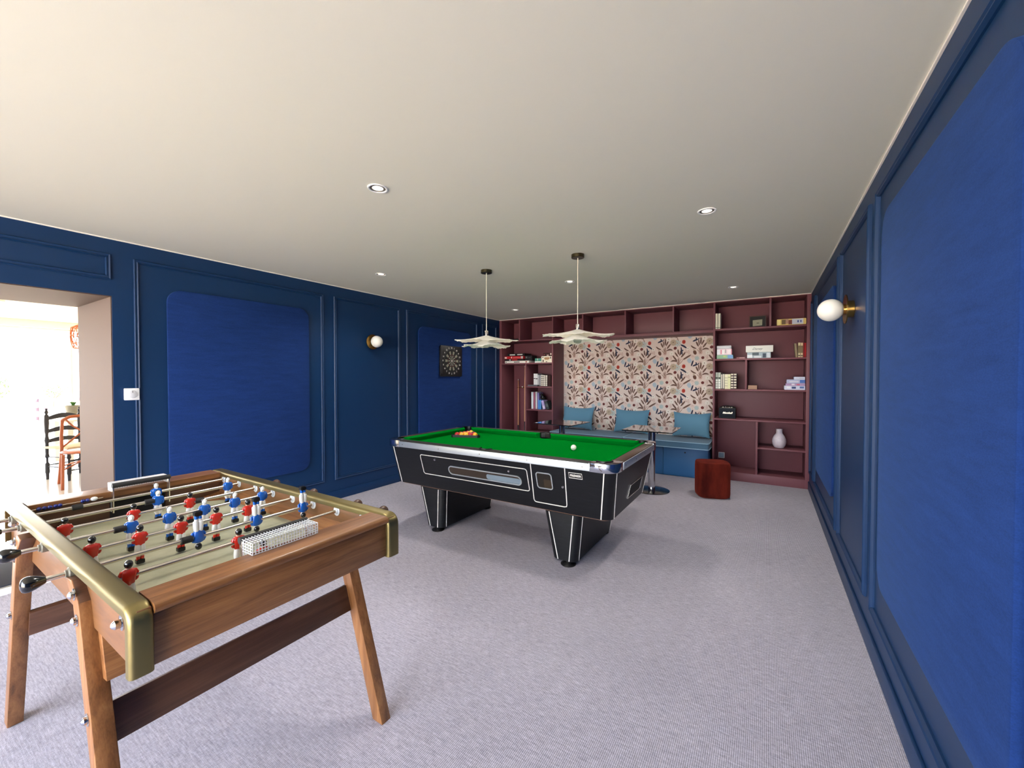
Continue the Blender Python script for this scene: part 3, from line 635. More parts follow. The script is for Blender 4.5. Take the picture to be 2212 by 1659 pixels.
gbox(-4.17, -3.905, 2.1205, 2.152, 6.47, 6.7, (16, 14, 18), 'flat black case in the top left compartment, just above the pendant petal', None, [(.2, .5, .4, .6, (90, 90, 96))])
# cue rack corner
def cue(xt, zt, xb, label, col):
    t = thing('pool_cue', label, 'cue', (xb, 6.78, 0.119), 'wooden pool cues'); dx = xt-xb
    P = lambda f: (xb+dx*f, 6.80+.03*f, .121+(zt-.121)*f)
    mb = MB(); mb.tube([P(0), P(.3)], [.0145, .0125], 'black_gloss', 14); mb.build('butt', t)
    mb = MB(); mb.tube([P(.3), P(.98)], [.0125, .0075], bmat(col, .4), 14); mb.build('shaft', t)
    mb = MB(); mb.tube([P(.98), P(.995), P(1)], [.0075, .0075, .006], 'white_piping', 12); mb.build('tip', t)
cue(-4.117, 1.405, -4.1, 'shorter wooden pool cue standing left in the corner bay of the bookcase', (196, 140, 96))
cue(-3.967, 1.664, -3.952, 'taller wooden pool cue standing right beside the shorter one', (214, 164, 122))
t = thing('cue_rack', 'small brass cue clip rack on the back of the corner bay', 'rack', (-4.05, 6.89, 1.235))
mb = MB(); mb.tube([(-4.16, 6.86, 1.235), (-3.94, 6.86, 1.235)], .006, 'brass', 10); mb.tube([(-4.05, 6.86, 1.235), (-4.05, 6.8915, 1.235)], .006, 'brass', 8); mb.build('bar', t)
for x in (-4.112, -3.972):
    mb = MB(); mb.tube([(x+.02*math.cos(a), 6.834+.02*math.sin(a), 1.235) for a in [math.radians(d) for d in range(-240, 61, 30)]], .003, 'brass', 8); mb.build('clip', t)
mb = MB(); mb.ball((-4.04, 6.852, 1.252), .013, 'white_ball', 14); mb.build('chalk_holder', t)
# left small shelves
g = 'books on the left narrow shelves'
def sb(x0, x1, z1, y, col, label, marks=None, tilt=0., zb=1.2755, g=g): book(x0, x1, zb, z1, y, y+.16, col, label, g, marks, tilt)
gbox(-3.70, -3.50, 1.2755, 1.302, 6.47, 6.545, (92, 92, 98), 'flat grey tray in front of the pair of white books', None, (), 'tray', 'tray')
sb(-3.626, -3.586, 1.507, 6.56, (224, 226, 228), 'white book with a dark band, first of the pair on the left shelf', [(.58, .06, K_)])
sb(-3.583, -3.543, 1.507, 6.56, (216, 218, 220), 'white book with a dark band, second of the pair on the left shelf', [(.56, .07, K_)])
for i, (a, b, z, c, w) in enumerate(((-3.532, -3.494, 1.499, (22, 22, 26), 'touching the white pair'), (-3.489, -3.464, 1.497, (40, 42, 46), 'second of the dark ones after the white pair'), (-3.459, -3.432, 1.491, (30, 26, 28), 'third of the dark ones after the white pair'), (-3.427, -3.404, 1.487, (44, 34, 32), 'fourth of the dark ones after the white pair'), (-3.401, -3.372, 1.482, (34, 28, 28), 'fifth of the dark ones after the white pair'), (-3.366, -3.334, 1.48, (40, 30, 28), 'last before the thick brown book'))):
    sb(a, b, z, 6.54, c, 'dark book with a pale spine stripe, '+w, [(.04+k*.16, .13, (226, 222, 208)) for k in range(6)] if i > 1 else [(.05, .88, (170, 172, 176))])
sb(-3.328, -3.262, 1.476, 6.54, (46, 16, 14), 'thick dark brown book at the right end of the left narrow shelf')
g2 = 'books and magazines on the lower left narrow shelf'
for a, b, z, c, w in ((-3.669, -3.626, 1.169, (214, 224, 232), 'tall white magazine file at the left of the lower narrow shelf'), (-3.622, -3.586, 1.168, (168, 96, 118), 'tall dusky pink book on the lower narrow shelf'), (-3.580, -3.548, 1.174, (232, 230, 234), 'tall white book right of the dusky pink one'), (-3.541, -3.508, 1.156, (140, 132, 190), 'tall lilac book behind the black figurine')):
    sb(a, b, z, 6.55, c, w, None, 0, .8595, g2)
sb(-3.499, -3.47, 1.03, 6.5, (70, 140, 214), 'short sky blue book, first of two under the black figurine', None, 0, .8595, g2)
sb(-3.468, -3.438, 1.028, 6.5, (88, 158, 226), 'short sky blue book, second of two under the black figurine', None, 0, .8595, g2)
sb(-3.40, -3.35, 1.02, 6.5, (176, 164, 218), 'lavender book leaning left on the lower narrow shelf', [(.1, .3, (220, 214, 240))], -.26, .8595, g2)
sb(-3.318, -3.27, 1.01, 6.5, (52, 62, 66), 'dark grey book leaning at the right end of the lower narrow shelf', [(.3, .4, (90, 100, 100))], -.36, .8595, g2)
t = thing('figurine', 'black bird-shaped figurine standing on the short blue books', 'figurine', (-3.46, 6.56, 1.032))
mb = MB(); mb.ball((-3.455, 6.58, 1.075), .04, 'black_gloss', 20, (.95, .8, 1.05)); mb.ball((-3.465, 6.57, 1.125), .023, 'black_gloss', 16); mb.tube([(-3.48, 6.565, 1.125), (-3.505, 6.56, 1.12)], [.008, .001], 'black_gloss', 8); mb.tube([(-3.43, 6.58, 1.08), (-3.40, 6.59, 1.06)], [.03, .01], 'black_gloss', 10); mb.build('body', t)
# right unit
g = 'cream binders on the top right shelf'
for a, b, w in ((-.62, -.592, 'left of the pair'), (-.589, -.556, 'right of the pair')):
    book(a, b, 2.1265, 2.345, 6.45, 6.65, (232, 228, 206), 'tall cream binder, '+w+', on the top right shelf', g, [(.06, .04, (90, 90, 80))])
t = thing('picture_frame', 'small black picture frame with a pale print on the top right shelf', 'picture frame', (-.107, 6.52, 2.1265))
mb = MB(); x0, x1, z0, z1 = -.207, -.006, 2.127, 2.284
for a, c in (((x0, 6.52, z0), (x0+.01, 6.545, z1)), ((x1-.01, 6.52, z0), (x1, 6.545, z1)), ((x0+.01, 6.52, z1-.01), (x1-.01, 6.545, z1)), ((x0+.01, 6.52, z0), (x1-.01, 6.545, z0+.008))): mb.box(a, c, bmat((88, 62, 56)), .001, 1)
mb.build('frame', t)
mb = MB(); mb.box((x0+.01, 6.532, z0+.008), (x1-.01, 6.54, z1-.01), bmat((10, 8, 8))); mb.build('mount', t)
mb = MB(); mb.poly([(-.165, 2.144), (-.055, 2.15), (-.053, 2.232), (-.166, 2.226)], 6.531, 6.5325, bmat((150, 150, 128)), 1); mb.box((-.12, 6.5305, 2.18), (-.09, 6.5312, 2.188), bmat((40, 40, 34))); mb.build('print', t)
gbox(.114, .43, 2.1265, 2.208, 6.46, 6.72, (216, 190, 110), 'long yellow and white game box in the top right corner compartment', None, [(.0, .12, .1, .9, (240, 226, 150)), (.16, .3, .15, .9, (110, 90, 60)), (.3, .4, .2, .95, (170, 130, 110)), (.4, .52, .1, .8, (120, 60, 50)), (.52, .9, .1, .95, (196, 200, 214)), (.7, .75, .35, .7, (60, 80, 150)), (.8, .84, .35, .7, (50, 70, 150))])
g = 'games on the second right shelf'
gbox(-.605, -.399, 1.7012, 1.758, 6.5, 6.7, (140, 180, 170), 'green and blue game box at the bottom of the three by the niche', g, [(.0, .66, .12, .9, (150, 190, 160)), (.68, 1., .12, .95, (120, 166, 214)), (.4, .56, .5, .8, (190, 210, 120))])
gbox(-.603, -.414, 1.759, 1.844, 6.5, 6.7, (236, 214, 222), 'white and pink game box in the middle of the three by the niche', g, [(.0, .2, .1, .9, (232, 236, 244)), (.26, .32, .15, .85, (226, 130, 150)), (.36, .5, .1, .8, (242, 240, 240)), (.55, .62, .3, .9, (170, 170, 170)), (.7, .92, .15, .85, (244, 234, 238)), (.96, 1., .1, .95, (230, 120, 150))])
gbox(-.604, -.423, 1.845, 1.889, 6.5, 6.7, (206, 208, 214), 'thin pale grey game box on top of the three by the niche', g, [(.15, .85, .35, .6, (226, 226, 230))])
gbox(-.357, -.249, 1.7012, 1.722, 6.5, 6.62, (150, 104, 110), 'very flat small box lying between the stack and the silver box', None, [(.35, .9, .3, .7, (200, 170, 170))])
gbox(-.227, .049, 1.7012, 1.783, 6.5, 6.72, (168, 186, 196), 'silver patterned box under the white lettered box', None, [(.0, .22, .1, .6, (234, 240, 244)), (.22, .5, .5, .95, (90, 104, 112)), (.3, .6, .08, .4, (220, 230, 236)), (.66, .8, .1, .8, (70, 84, 100)), (.84, .97, .1, .9, (210, 220, 228))])
gbox(-.244, .075, 1.784, 1.874, 6.49, 6.73, (228, 230, 224), 'white box with blue-grey script lettering on top of the silver box', None, (), letter=('Disney', .042, (60, 80, 96), .42, .5))
g = 'paperbacks at the right end of the second shelf'
for a, b, z, c, w, tl in ((.322, .347, 1.886, (150, 134, 104), 'worn tan paperback leaning left, first of the five', -.09), (.349, .374, 1.894, (224, 210, 170), 'cream paperback, second of the five on the second shelf', 0), (.377, .402, 1.892, (226, 198, 160), 'cream and orange paperback, middle of the five', 0), (.405, .419, 1.891, (150, 18, 26), 'thin dark red paperback, fourth of the five', 0), (.421, .434, 1.888, (196, 24, 34), 'bright red paperback against the right side', 0)):
    book(a, b, 1.7012, z, 6.5, 6.62, c, w, g, [(.1, .06, (60, 50, 40)), (.3, .5, (120, 100, 70))] if c[0] > 200 and c[1] > 190 else None, tl)
g = 'old books on the third right shelf'
lst = [(-.616, -.585, 1.511, (166, 174, 164), [(.62, .08, (20, 34, 26))]+[(.06+k*.14, .07, (226, 230, 224)) for k in range(4)]), (-.582, -.551, 1.510, (186, 196, 186), [(.62, .08, (20, 34, 26))]+[(.06+k*.14, .07, (236, 238, 232)) for k in range(4)]),
       (-.546, -.527, 1.498, (24, 18, 20), [(.03, .9, (220, 216, 204))]), (-.523, -.503, 1.498, (30, 22, 24), [(.03, .92, (230, 226, 210))]), (-.499, -.462, 1.485, (232, 228, 196), [(.2+k*.18, .02, (80, 66, 50)) for k in range(4)]),
       (-.460, -.428, 1.485, (226, 226, 180), [(.78, .03, (90, 90, 60))]), (-.424, -.392, 1.491, (44, 16, 24), [(.05+k*.17, .1, (226, 218, 200)) for k in range(6)]), (-.388, -.352, 1.491, (42, 14, 22), [(.05+k*.17, .1, (226, 218, 200)) for k in range(6)])]
wds = ['grey-green book with a dark label, first from the niche on the third shelf', 'paler grey-green book with a dark label, second from the niche', 'thin black book with a white spine stripe, third in the row', 'thin black book with a wide white stripe, fourth in the row', 'cream book with dark bands, fifth in the row on the third shelf', 'plain pale yellow book, sixth in the row on the third shelf', 'dark burgundy book with pale ornaments, seventh in the row', 'dark burgundy book with pale ornaments, last of the row']
for (a, b, z, c, mk), w in zip(lst, wds): book(a, b, 1.2755, z, 6.49, 6.66, c, w, g, mk)
gbox(-.214, -.105, 1.2755, 1.33, 6.5, 6.6, (168, 134, 112), 'small tan wooden box on the third right shelf', None, (), 'wooden_box')
g = 'games at the right end of the third shelf'
gbox(.204, .43, 1.2755, 1.329, 6.5, 6.72, (214, 220, 240), 'white game box with blue shapes at the bottom of the right stack', g, [(.12, .3, .4, .8, (236, 240, 250)), (.36, .56, .3, .8, (50, 66, 120)), (.74, .94, .4, .85, (80, 110, 170))])
gbox(.220, .43, 1.330, 1.361, 6.5, 6.72, (176, 150, 190), 'thin lilac game box, second from the bottom of the right stack', g, [(.3, .46, .3, .9, (230, 226, 236)), (.56, .72, .3, .7, (214, 90, 110))])
gbox(.230, .428, 1.362, 1.412, 6.5, 6.7, (176, 184, 214), 'pale blue game box with a darker end, third of the right stack', g, [(.72, 1., .1, .9, (78, 116, 190)), (.15, .65, .3, .6, (214, 214, 226))])
gbox(.309, .427, 1.413, 1.448, 6.5, 6.64, (206, 214, 232), 'small pale box on top of the right stack', g, [(.5, .9, .3, .7, (180, 190, 214))])
# speaker
t = thing('speaker', 'black portable speaker with white script logo on the fourth right shelf', 'speaker', (-.47, 6.5, .8595))
mb = MB(); mb.box((-.572, 6.5, .8595), (-.36, 6.61, 1.008), 'black_matte', .008, 3); mb.build('case', t)
mb = MB(); mb.box((-.565, 6.497, .866), (-.367, 6.501, 1.001), bmat((20, 26, 36), .8), .001); fr = [(-.563, 6.4965, .868), (-.369, 6.4965, .868), (-.369, 6.4965, .999), (-.563, 6.4965, .999), (-.563, 6.4965, .868)]
mb.strip(fr, .003, .001, bmat((70, 70, 76)), (0, -1, 0)); mb.build('grille', t)
mb = MB(); text_mb(mb, 'Marshall', .036, 'white_ball', Matrix.Translation((-.463, 6.4958, .938)) @ Matrix.Rotation(PI/2, 4, 'X'), .35, .0005, .0012); mb.box((-.515, 6.4955, .926), (-.425, 6.4962, .929), 'white_ball'); mb.build('logo', t)
mb = MB(); mb.tube([(-.56, 6.555, 1.005), (-.53, 6.555, 1.022), (-.47, 6.555, 1.030), (-.40, 6.555, 1.022), (-.37, 6.555, 1.005)], .009, 'black_gloss', 8); mb.build('handle', t)
mb = MB(); mb.box((-.54, 6.52, 1.006), (-.39, 6.59, 1.011), bmat((120, 112, 90), .3), .001)
for x in (-.52, -.49, -.44, -.41): mb.lathe([(.008, 1.011), (.008, 1.018), (0, 1.018)], 'steel', (x, 6.55, 0), 12)
mb.build('control_panel', t)
t = thing('vase', 'round pale lilac ceramic vase on the lower right shelf', 'vase', (.155, 6.56, .489))
mb = MB(); mb.lathe([(0, .489), (.04, .489), (.055, .495), (.074, .53), (.081, .575), (.078, .61), (.062, .65), (.045, .675), (.037, .69), (.037, .735), (.041, .743), (.036, .743), (.032, .73), (.032, .69), (0, .68)], 'vase_ceramic', (.155, 6.56, .001), 48); mb.build('body', t)

# ------------------------------------------------------------------ dartboard
t = thing('dartboard', 'black electronic dartboard hung on the blue fabric panel', 'dartboard', (XL+.024, 4.99, 1.45))
DY, DZ, X0 = 4.99, 1.70, XL+.0258
mb = MB(); mb.poly(rrect(DY-.262, 1.452, DY+.262, 1.936, .03, 6), X0, X0+.03, 'black_plastic', 0, .006, 2); mb.build('housing', t)
mb = MB(); sq = .88
def dp(r, a): return (DY+r*math.sin(a)*1.0, DZ+r*math.cos(a)*1.0)
def seg_(r0, r1, a0, a1, m, x):
    n = 4; P = [dp(r0, a0+(a1-a0)*k/n) for k in range(n+1)]+[dp(r1, a1-(a1-a0)*k/n) for k in range(n+1)]
    mb.add([(x, p[0], p[1]) for p in P], [list(range(len(P)))], m)
mb.lathe([(0, X0+.0305), (.178, X0+.0305), (.178, X0+.033), (0, X0+.033)], 'black_matte', (0, DY, DZ), 60, 'x')
for k in range(20):
    a0, a1 = (k-.46)*PI/10, (k+.46)*PI/10
    if k % 2:
        seg_(.02, .085, a0, a1, bmat((150, 146, 134)), X0+.0345); seg_(.1, .155, a0, a1, bmat((150, 148, 130)), X0+.0345)
    else: seg_(.088, .098, a0, a1, bmat((110, 30, 30)), X0+.0345)
mb.tube([(X0+.034, DY+.178*math.cos(a*PI/30), DZ+.178*math.sin(a*PI/30)) for a in range(60)], .0016, bmat((90, 90, 90)), 5, closed=True)
mb.lathe([(0, X0+.037), (.014, X0+.037), (.014, X0+.033)], 'white_piping', (0, DY, DZ), 16, 'x'); mb.lathe([(0, X0+.0385), (.006, X0+.0385)], bmat((150, 40, 40)), (0, DY, DZ), 12, 'x')
mb.build('target', t)
mb = MB()
for k, s_ in enumerate((20, 1, 18, 4, 13, 6, 10, 15, 2, 17, 3, 19, 7, 16, 8, 11, 14, 9, 12, 5)):
    p = dp(.206, k*PI/10); text_mb(mb, str(s_), .034, 'white_piping', Matrix.Translation((X0+.0308, p[0], p[1])) @ Matrix.Rotation(PI/2, 4, 'Z') @ Matrix.Rotation(PI/2, 4, 'X'), 0, .0004, .001)
mb.box((X0+.0302, DY-.235, 1.50), (X0+.0312, DY-.228, 1.9), bmat((90, 90, 100))); mb.build('numerals', t)

# ------------------------------------------------------------------ pool table
PT = thing('pool_table', 'black pub pool table with green cloth and metal corners', 'table', (-2.0, 3.33, 0))
x0, x1, y0, y1 = -3.14, -.855, 2.70, 3.96
def loft(mb, lo, hi, z0, z1, m, r0, r1, n=8):
    A_ = rrect(*lo, r0, n); B_ = rrect(*hi, r1, n); k = len(A_)
    vs = [(p[0], p[1], z0) for p in A_]+[(p[0], p[1], z1) for p in B_]
    mb.add(vs, [[i, (i+1) % k, k+(i+1) % k, k+i] for i in range(k)]+[list(range(k))[::-1], list(range(k, 2*k))], m, True)
CLO, CHI = (-3.145, 2.86, -.945, 3.80), (-3.14, 2.742, -.884, 3.918)
mb = MB(); loft(mb, CLO, CHI, .40, .79, 'table_laminate', .07, .07); mb.build('cabinet', PT)
mb = MB(); loft(mb, (-3.12, 2.875, -.96, 3.785), (-3.12, 2.875, -.96, 3.785), .392, .40, bmat((150, 112, 92)), .06, .06); mb.build('base_board', PT)
def fy(z): return 2.742+(.79-z)*(.118/.39)          # cabinet front plane
def fx(z): return -.884-(.79-z)*(.061/.39)          # right end plane
fn = Vector((0, -.39, -.118)).normalized()
def fp(x, z, o=.001): return Vector((x, fy(z), z))+fn*o
# white edging lines of the cabinet
sn = Vector((.39, 0, -.061)).normalized()
def edge_line(p, q, w, n_, par, nm_='edging'):
    mb = MB(); mb.strip([p, q], w, .003, 'white_piping', n_); return mb.build(nm_, par)
edge_line(fp(-3.075, .405), fp(-3.072, .785), .008, fn, PT); edge_line(fp(-1.016, .405), fp(-.954, .785), .008, fn, PT)
edge_line(Vector((fx(.405), 2.93, .405))+sn*.001, Vector((fx(.785), 2.812, .785))+sn*.001, .008, sn, PT)
edge_line(Vector((fx(.405), 3.73, .405))+sn*.001, Vector((fx(.785), 3.85, .785))+sn*.001, .008, sn, PT)
# ball return panel
def loop_on_front(pts, w=.006, t=.003, m='white_piping', mb=None):
    mb.strip([fp(x, z, .0008) for x, z in pts]+[fp(*pts[0], .0008)], w, t, m, fn)
ow = MB(); loop_on_front(rrect(-2.735, .538, -1.59, .725, .02, 4), mb=ow); br = ow.build('ball_return_panel', PT)
mb = MB(); loop_on_front(rrect(-2.41, .578, -1.655, .652, .036, 8), .009, .006, 'aluminium', mb); mb.build('slot_rim', br)
mb = MB(); P = rrect(-2.406, .582, -1.659, .648, .032, 8); mb.add([fp(x, z, .0012) for x, z in P], [list(range(len(P)))], 'dark_interior'); P = rrect(-2.0, .583, -1.662, .63, .02, 6); mb.add([fp(x, z, .0018) for x, z in P], [list(range(len(P)))], bmat((120, 136, 148), .2)); mb.build('slot', br)
for x, z in ((-2.561, .692), (-1.761, .686), (-1.625, .697)):
    if x > -1.7: continue
    mb = MB(); b_ = bmesh.new(); bmesh.ops.create_cone(b_, cap_ends=True, segments=18, radius1=.0115, radius2=.009, depth=.006); mb.bm(b_, 'chrome', True, Matrix.Translation(fp(x, z, .004)) @ fn.to_track_quat('Z', 'Y').to_matrix().to_4x4()); mb.build('lock', br)
mb = MB(); mb.strip([fp(-1.552, z_, .0008) if 0 else fp(x_, z_, .0008) for x_, z_ in [(-1.545, .783), (-1.562, .475)]+[(-1.562+.02*(1-math.cos(a)), .475-.02*math.sin(a)) for a in (.5, 1., 1.57)]+[(-1.30, .455), (-1.283, .46), (-1.277, .475), (-1.255, .783)]], .007, .003, 'white_piping', fn); cd = mb.build('coin_door', PT)
mb = MB(); loop_on_front(rrect(-1.508, .585, -1.378, .712, .02, 5), .008, .005, 'aluminium', mb); P = rrect(-1.505, .588, -1.381, .709, .018, 5); mb.add([fp(x, z, .001) for x, z in P], [list(range(len(P)))], bmat((24, 18, 12))); P = rrect(-1.45, .59, -1.385, .66, .01, 3); mb.add([fp(x, z, .0014) for x, z in P], [list(range(len(P)))], bmat((52, 40, 26))); mb.build('window', cd)
mb = MB(); b_ = bmesh.new(); bmesh.ops.create_cone(b_, cap_ends=True, segments=18, radius1=.0115, radius2=.009, depth=.006); mb.bm(b_, 'chrome', True, Matrix.Translation(fp(-1.292, .62, .004)) @ fn.to_track_quat('Z', 'Y').to_matrix().to_4x4()); mb.build('lock', cd)
Rf = Matrix.Identity(4); zc = Vector((0, -fn.z, fn.y)); zc = Vector((0, -.118*-1, .39)).normalized()
up = Vector((0, -.118, .39)).normalized(); xx = Vector((1, 0, 0)); nn = xx.cross(up)
Rf = Matrix(((xx.x, up.x, nn.x, 0), (xx.y, up.y, nn.y, 0), (xx.z, up.z, nn.z, 0), (0, 0, 0, 1)))
mb = MB(); P = [(-1.229, .705), (-1.125, .705), (-1.125, .746), (-1.229, .746)]; mb.add([fp(x, z, .0012) for x, z in P], [[0, 1, 2, 3]], 'black_matte'); loop_on_front(P, .004, .002, 'white_piping', mb)
text_mb(mb, 'PREMIER', .0235, 'white_piping', Matrix.Translation(fp(-1.177, .7245, .002)) @ Rf, .1, .0005, .0008); mb.build('badge', PT)
# right end opening
mb = MB(); P = [(3.235, .478), (3.62, .478), (3.665, .578), (3.265, .578)]; mb.add([Vector((fx(z), y, z))+sn*.0012 for y, z in P], [[0, 1, 2, 3]], 'black_matte')
mb.strip([Vector((fx(z), y, z))+sn*.001 for y, z in P+[P[0]]], .006, .003, 'steel', sn)
mb.add([Vector((fx(z), y, z))+sn*.002 for y, z in ((3.585, .482), (3.612, .482), (3.65, .572), (3.622, .572))], [[0, 1, 2, 3]], 'aluminium'); mb.build('end_opening', PT)
# legs
for (tx0, tx1, bx0, bx1) in ((-2.86, -2.545, -2.757, -2.555), (-1.497, -1.183, -1.418, -1.215)):
    mb = MB(); loft(mb, (bx0, 2.862, bx1, 3.70), (tx0, 2.862, tx1, 3.78), .03, .392, 'table_laminate', .055, .055); lg = mb.build('leg', PT)
    for s0, s1 in ((bx0+.055, tx0+.055), (bx1-.055, tx1-.055)): edge_line((s0, 2.861, .032), (s1, 2.861, .39), .007, (0, -1, 0), lg)
    n_ = Vector((1, 0, -.03)).normalized(); edge_line((bx1+.001, 2.918, .032), (tx1+.001, 2.918, .39), .006, n_, lg); edge_line((bx1+.001, 3.645, .032), (tx1+.001, 3.722, .39), .006, n_, lg)
    for y in (2.885, 3.655):
        mb = MB(); mb.lathe([(0, 0), (.058, 0), (.060, .006), (.055, .011), (.022, .026), (.018, .034), (0, .034)], 'black_plastic', ((bx0+bx1)/2+.03, y, 0), 32); mb.build('foot', lg)
# bed, rails, cushions, corners, pockets
mb = MB(); mb.box((x0+.08, y0+.08, .765), (x1-.08, y1-.08, .795), 'baize'); mb.build('playing_surface', PT)
xm = (x0+x1)/2; pr = .058
RW = .085
def rail(a, c, m, name='rail'):
    mb = MB(); mb.box(a, c, m, .004, 2); return mb.build(name, PT)
rail((x0+.18, y0+.004, .79), (xm-.0, y0+RW, .845), 'rail_wood_x'); rail((xm, y0+.004, .79), (x1-.18, y0+RW, .845), 'rail_wood_x')
rail((x0+.18, y1-RW, .79), (xm, y1-.004, .845), 'rail_wood_x'); rail((xm, y1-RW, .79), (x1-.18, y1-.004, .845), 'rail_wood_x')
rail((x0+.004, y0+.18, .79), (x0+RW, y1-.18, .845), 'rail_wood'); rail((x1-RW, y0+.18, .79), (x1-.004, y1-.18, .845), 'rail_wood')
def cushion(p0, p1, inw):
    # p0,p1 rail-side ends, inw inward direction, mitred towards the pockets
    p0, p1, n = Vector(p0), Vector(p1), Vector(inw); d = (p1-p0).normalized()
    sec = [(0, .846, 0), (.012, .846, 0), (.046, .836, .03), (.046, .828, .03), (.03, .796, .02), (0, .796, 0)]
    vs = [p0+n*o+d*q+Vector((0, 0, z)) for o, z, q in sec]+[p1+n*o-d*q+Vector((0, 0, z)) for o, z, q in sec]; k = len(sec)
    mb = MB(); mb.add(vs, [[i, (i+1) % k, k+(i+1) % k, k+i] for i in range(k)]+[list(range(k))[::-1], list(range(k, 2*k))], 'baize'); mb.build('cushion', PT)
for ya, n in ((y0+RW, (0, 1, 0)), (y1-RW, (0, -1, 0))):
    cushion((x0+.155, ya, 0), (xm-pr-.004, ya, 0), n); cushion((xm+pr+.004, ya, 0), (x1-.155, ya, 0), n)
for xa, n in ((x0+RW, (1, 0, 0)), (x1-RW, (-1, 0, 0))): cushion((xa, y0+.155, 0), (xa, y1-.155, 0), n)
for a, c in (((x0+.19, y0-.002, .786), (x1-.19, y0+.006, .8385)), ((x0+.19, y1-.006, .786), (x1-.19, y1+.002, .8385)), ((x0-.002, y0+.17, .786), (x0+.006, y1-.17, .8385)), ((x1-.006, y0+.17, .786), (x1+.002, y1-.17, .8385))):
    mb = MB(); mb.box(a, c, 'aluminium', .002, 2)
    if a[1] < 2.8 and c[0]-a[0] > 1:
        for k in range(5): mb.lathe([(.004, y0-.0035), (0, y0-.0035)], 'steel', (x0+.24+k*.45, 0, .812), 10, 'y')
    if c[1]-a[1] > .8 and a[0] > -1:
        for k in range(4): mb.lathe([(.005, x1+.0035), (0, x1+.0035)], 'chrome', (0, y0+.22+k*.27, .812), 10, 'x')
    mb.build('metal_edge', PT)
for sx_, sy_ in ((1, 1), (-1, 1), (-1, -1), (1, -1)):
    cx_, cy_ = (x0 if sx_ > 0 else x1), (y0 if sy_ > 0 else y1)
    r = .1; P = [(.195, 0)]+[(r-r*math.sin(a), r-r*math.cos(a)) for a in [PI/2*k/8 for k in range(9)]]+[(0, .175), (RW+.002, .175)]
    pc = .128; rr = .062
    aa = [math.radians(q) for q in range(150, 301, 15)]
    P += [(pc+rr*math.cos(a), pc+rr*math.sin(a)) for a in aa]+[(.195, RW+.002)]
    Q = [(cx_+sx_*u, cy_+sy_*v) for u, v in P]
    mb = MB(); mb.poly(Q, .782, .847, 'chrome', 2, .003, 2, True); mb.build('corner_cap', PT)
    # pocket liner
    mb = MB(); vs = []; fs = []
    pts = [(pc+q*math.cos(a), pc+q*math.sin(a)) for q in (.0635, .056) for a in [math.radians(d) for d in range(135, 316, 12)]]; n = len(pts)//2
    for z in (.775, .852):
        for u, v in pts: vs.append((cx_+sx_*u, cy_+sy_*v, z))
    N2 = 2*n
    for k in range(n-1): fs += [[k, k+1, N2+k+1, N2+k], [n+k, n+k+1, N2+n+k+1, N2+n+k], [N2+k, N2+k+1, N2+n+k+1, N2+n+k]]
    mb.add(vs, fs, 'black_plastic', True); mb.lathe([(0, .7965), (.056, .7965)], 'black_matte', (cx_+sx_*pc, cy_+sy_*pc, 0), 24); mb.build('pocket', PT)
for cy_, sy_ in ((y0, 1), (y1, -1)):
    mb = MB(); vs = []; fs = []; pts = [(q*math.cos(a), .088+q*math.sin(a)) for q in (.0585, .051) for a in [math.radians(d) for d in range(170, 371, 12)]]; n = len(pts)//2; N2 = 2*n
    for z in (.795, .852):
        for u, v in pts: vs.append((xm+u, cy_+sy_*v, z))
    for k in range(n-1): fs += [[k, k+1, N2+k+1, N2+k], [n+k, n+k+1, N2+n+k+1, N2+n+k], [N2+k, N2+k+1, N2+n+k+1, N2+n+k]]
    mb.add(vs, fs, 'black_plastic', True); mb.lathe([(0, .8465), (.0515, .8465)] if 0 else [(0, .7965), (.05, .7965)], 'black_matte', (xm, cy_+sy_*.088, 0), 24); mb.build('pocket', PT)
# balls
br_ = .0257; zb = .795+br_
ang = math.radians(20.5); ux, uy = Vector((math.cos(ang), math.sin(ang), 0)), Vector((-math.sin(ang), math.cos(ang), 0)); o_ = Vector((-2.853, 3.44, zb))
rows = [['r', 'y', 'y', 'r', 'y'], ['r', 'y', 'r', 'r'], ['r', 'y', 'k'], ['r', 'y'], ['y']]
nm = {'r': ('red_ball', 'red'), 'y': ('yellow_ball', 'yellow'), 'k': ('black_gloss', 'black')}
rowname = ['in the front row of the rack', 'in the second row of the rack', 'in the middle row of the rack', 'in the fourth row of the rack', 'at the far tip of the rack']
posn = ['leftmost', 'second from the left', 'third from the left', 'fourth from the left', 'rightmost']
for i, rw in enumerate(rows):
    for j, c in enumerate(rw):
        p = o_+ux*(br_*2.01*(j+i*.5))+uy*(br_*1.745*i)
        mb = MB(); mb.ball(p, br_, nm[c][0], 28)
        w = '' if len(rw) == 1 else (', the rightmost' if j == len(rw)-1 else ', '+posn[j])
        tag(mb.build('pool_ball', None, p-Vector((0, 0, br_))), '%s pool ball %s%s' % (nm[c][1], rowname[i], w), 'ball', 'racked pool balls')
cpt = o_+ux*br_*2.01*2+uy*br_*1.745*4/3
R0 = .178; tri = []
for k in range(3):
    a = ang-PI/2-PI/3+k*2*PI/3
    for dq in (-.5, -.17, .17, .5): tri.append((cpt.x+(R0-.02)*math.cos(a)+.024*math.cos(a+dq*2.1), cpt.y+(R0-.02)*math.sin(a)+.024*math.sin(a+dq*2.1)))
mb = MB(); n = len(tri); inn = [(cpt.x+(x-cpt.x)*.955, cpt.y+(y-cpt.y)*.955) for x, y in tri]
vs = [(x, y, z) for z in (.7955, .822) for x, y in tri]+[(x, y, z) for z in (.7955, .822) for x, y in inn]
fs = []
for k in range(n):
    l = (k+1) % n; fs += [[k, l, n+l, n+k], [2*n+k, 2*n+l, 3*n+l, 3*n+k], [n+k, n+l, 3*n+l, 3*n+k], [k, l, 2*n+l, 2*n+k]]
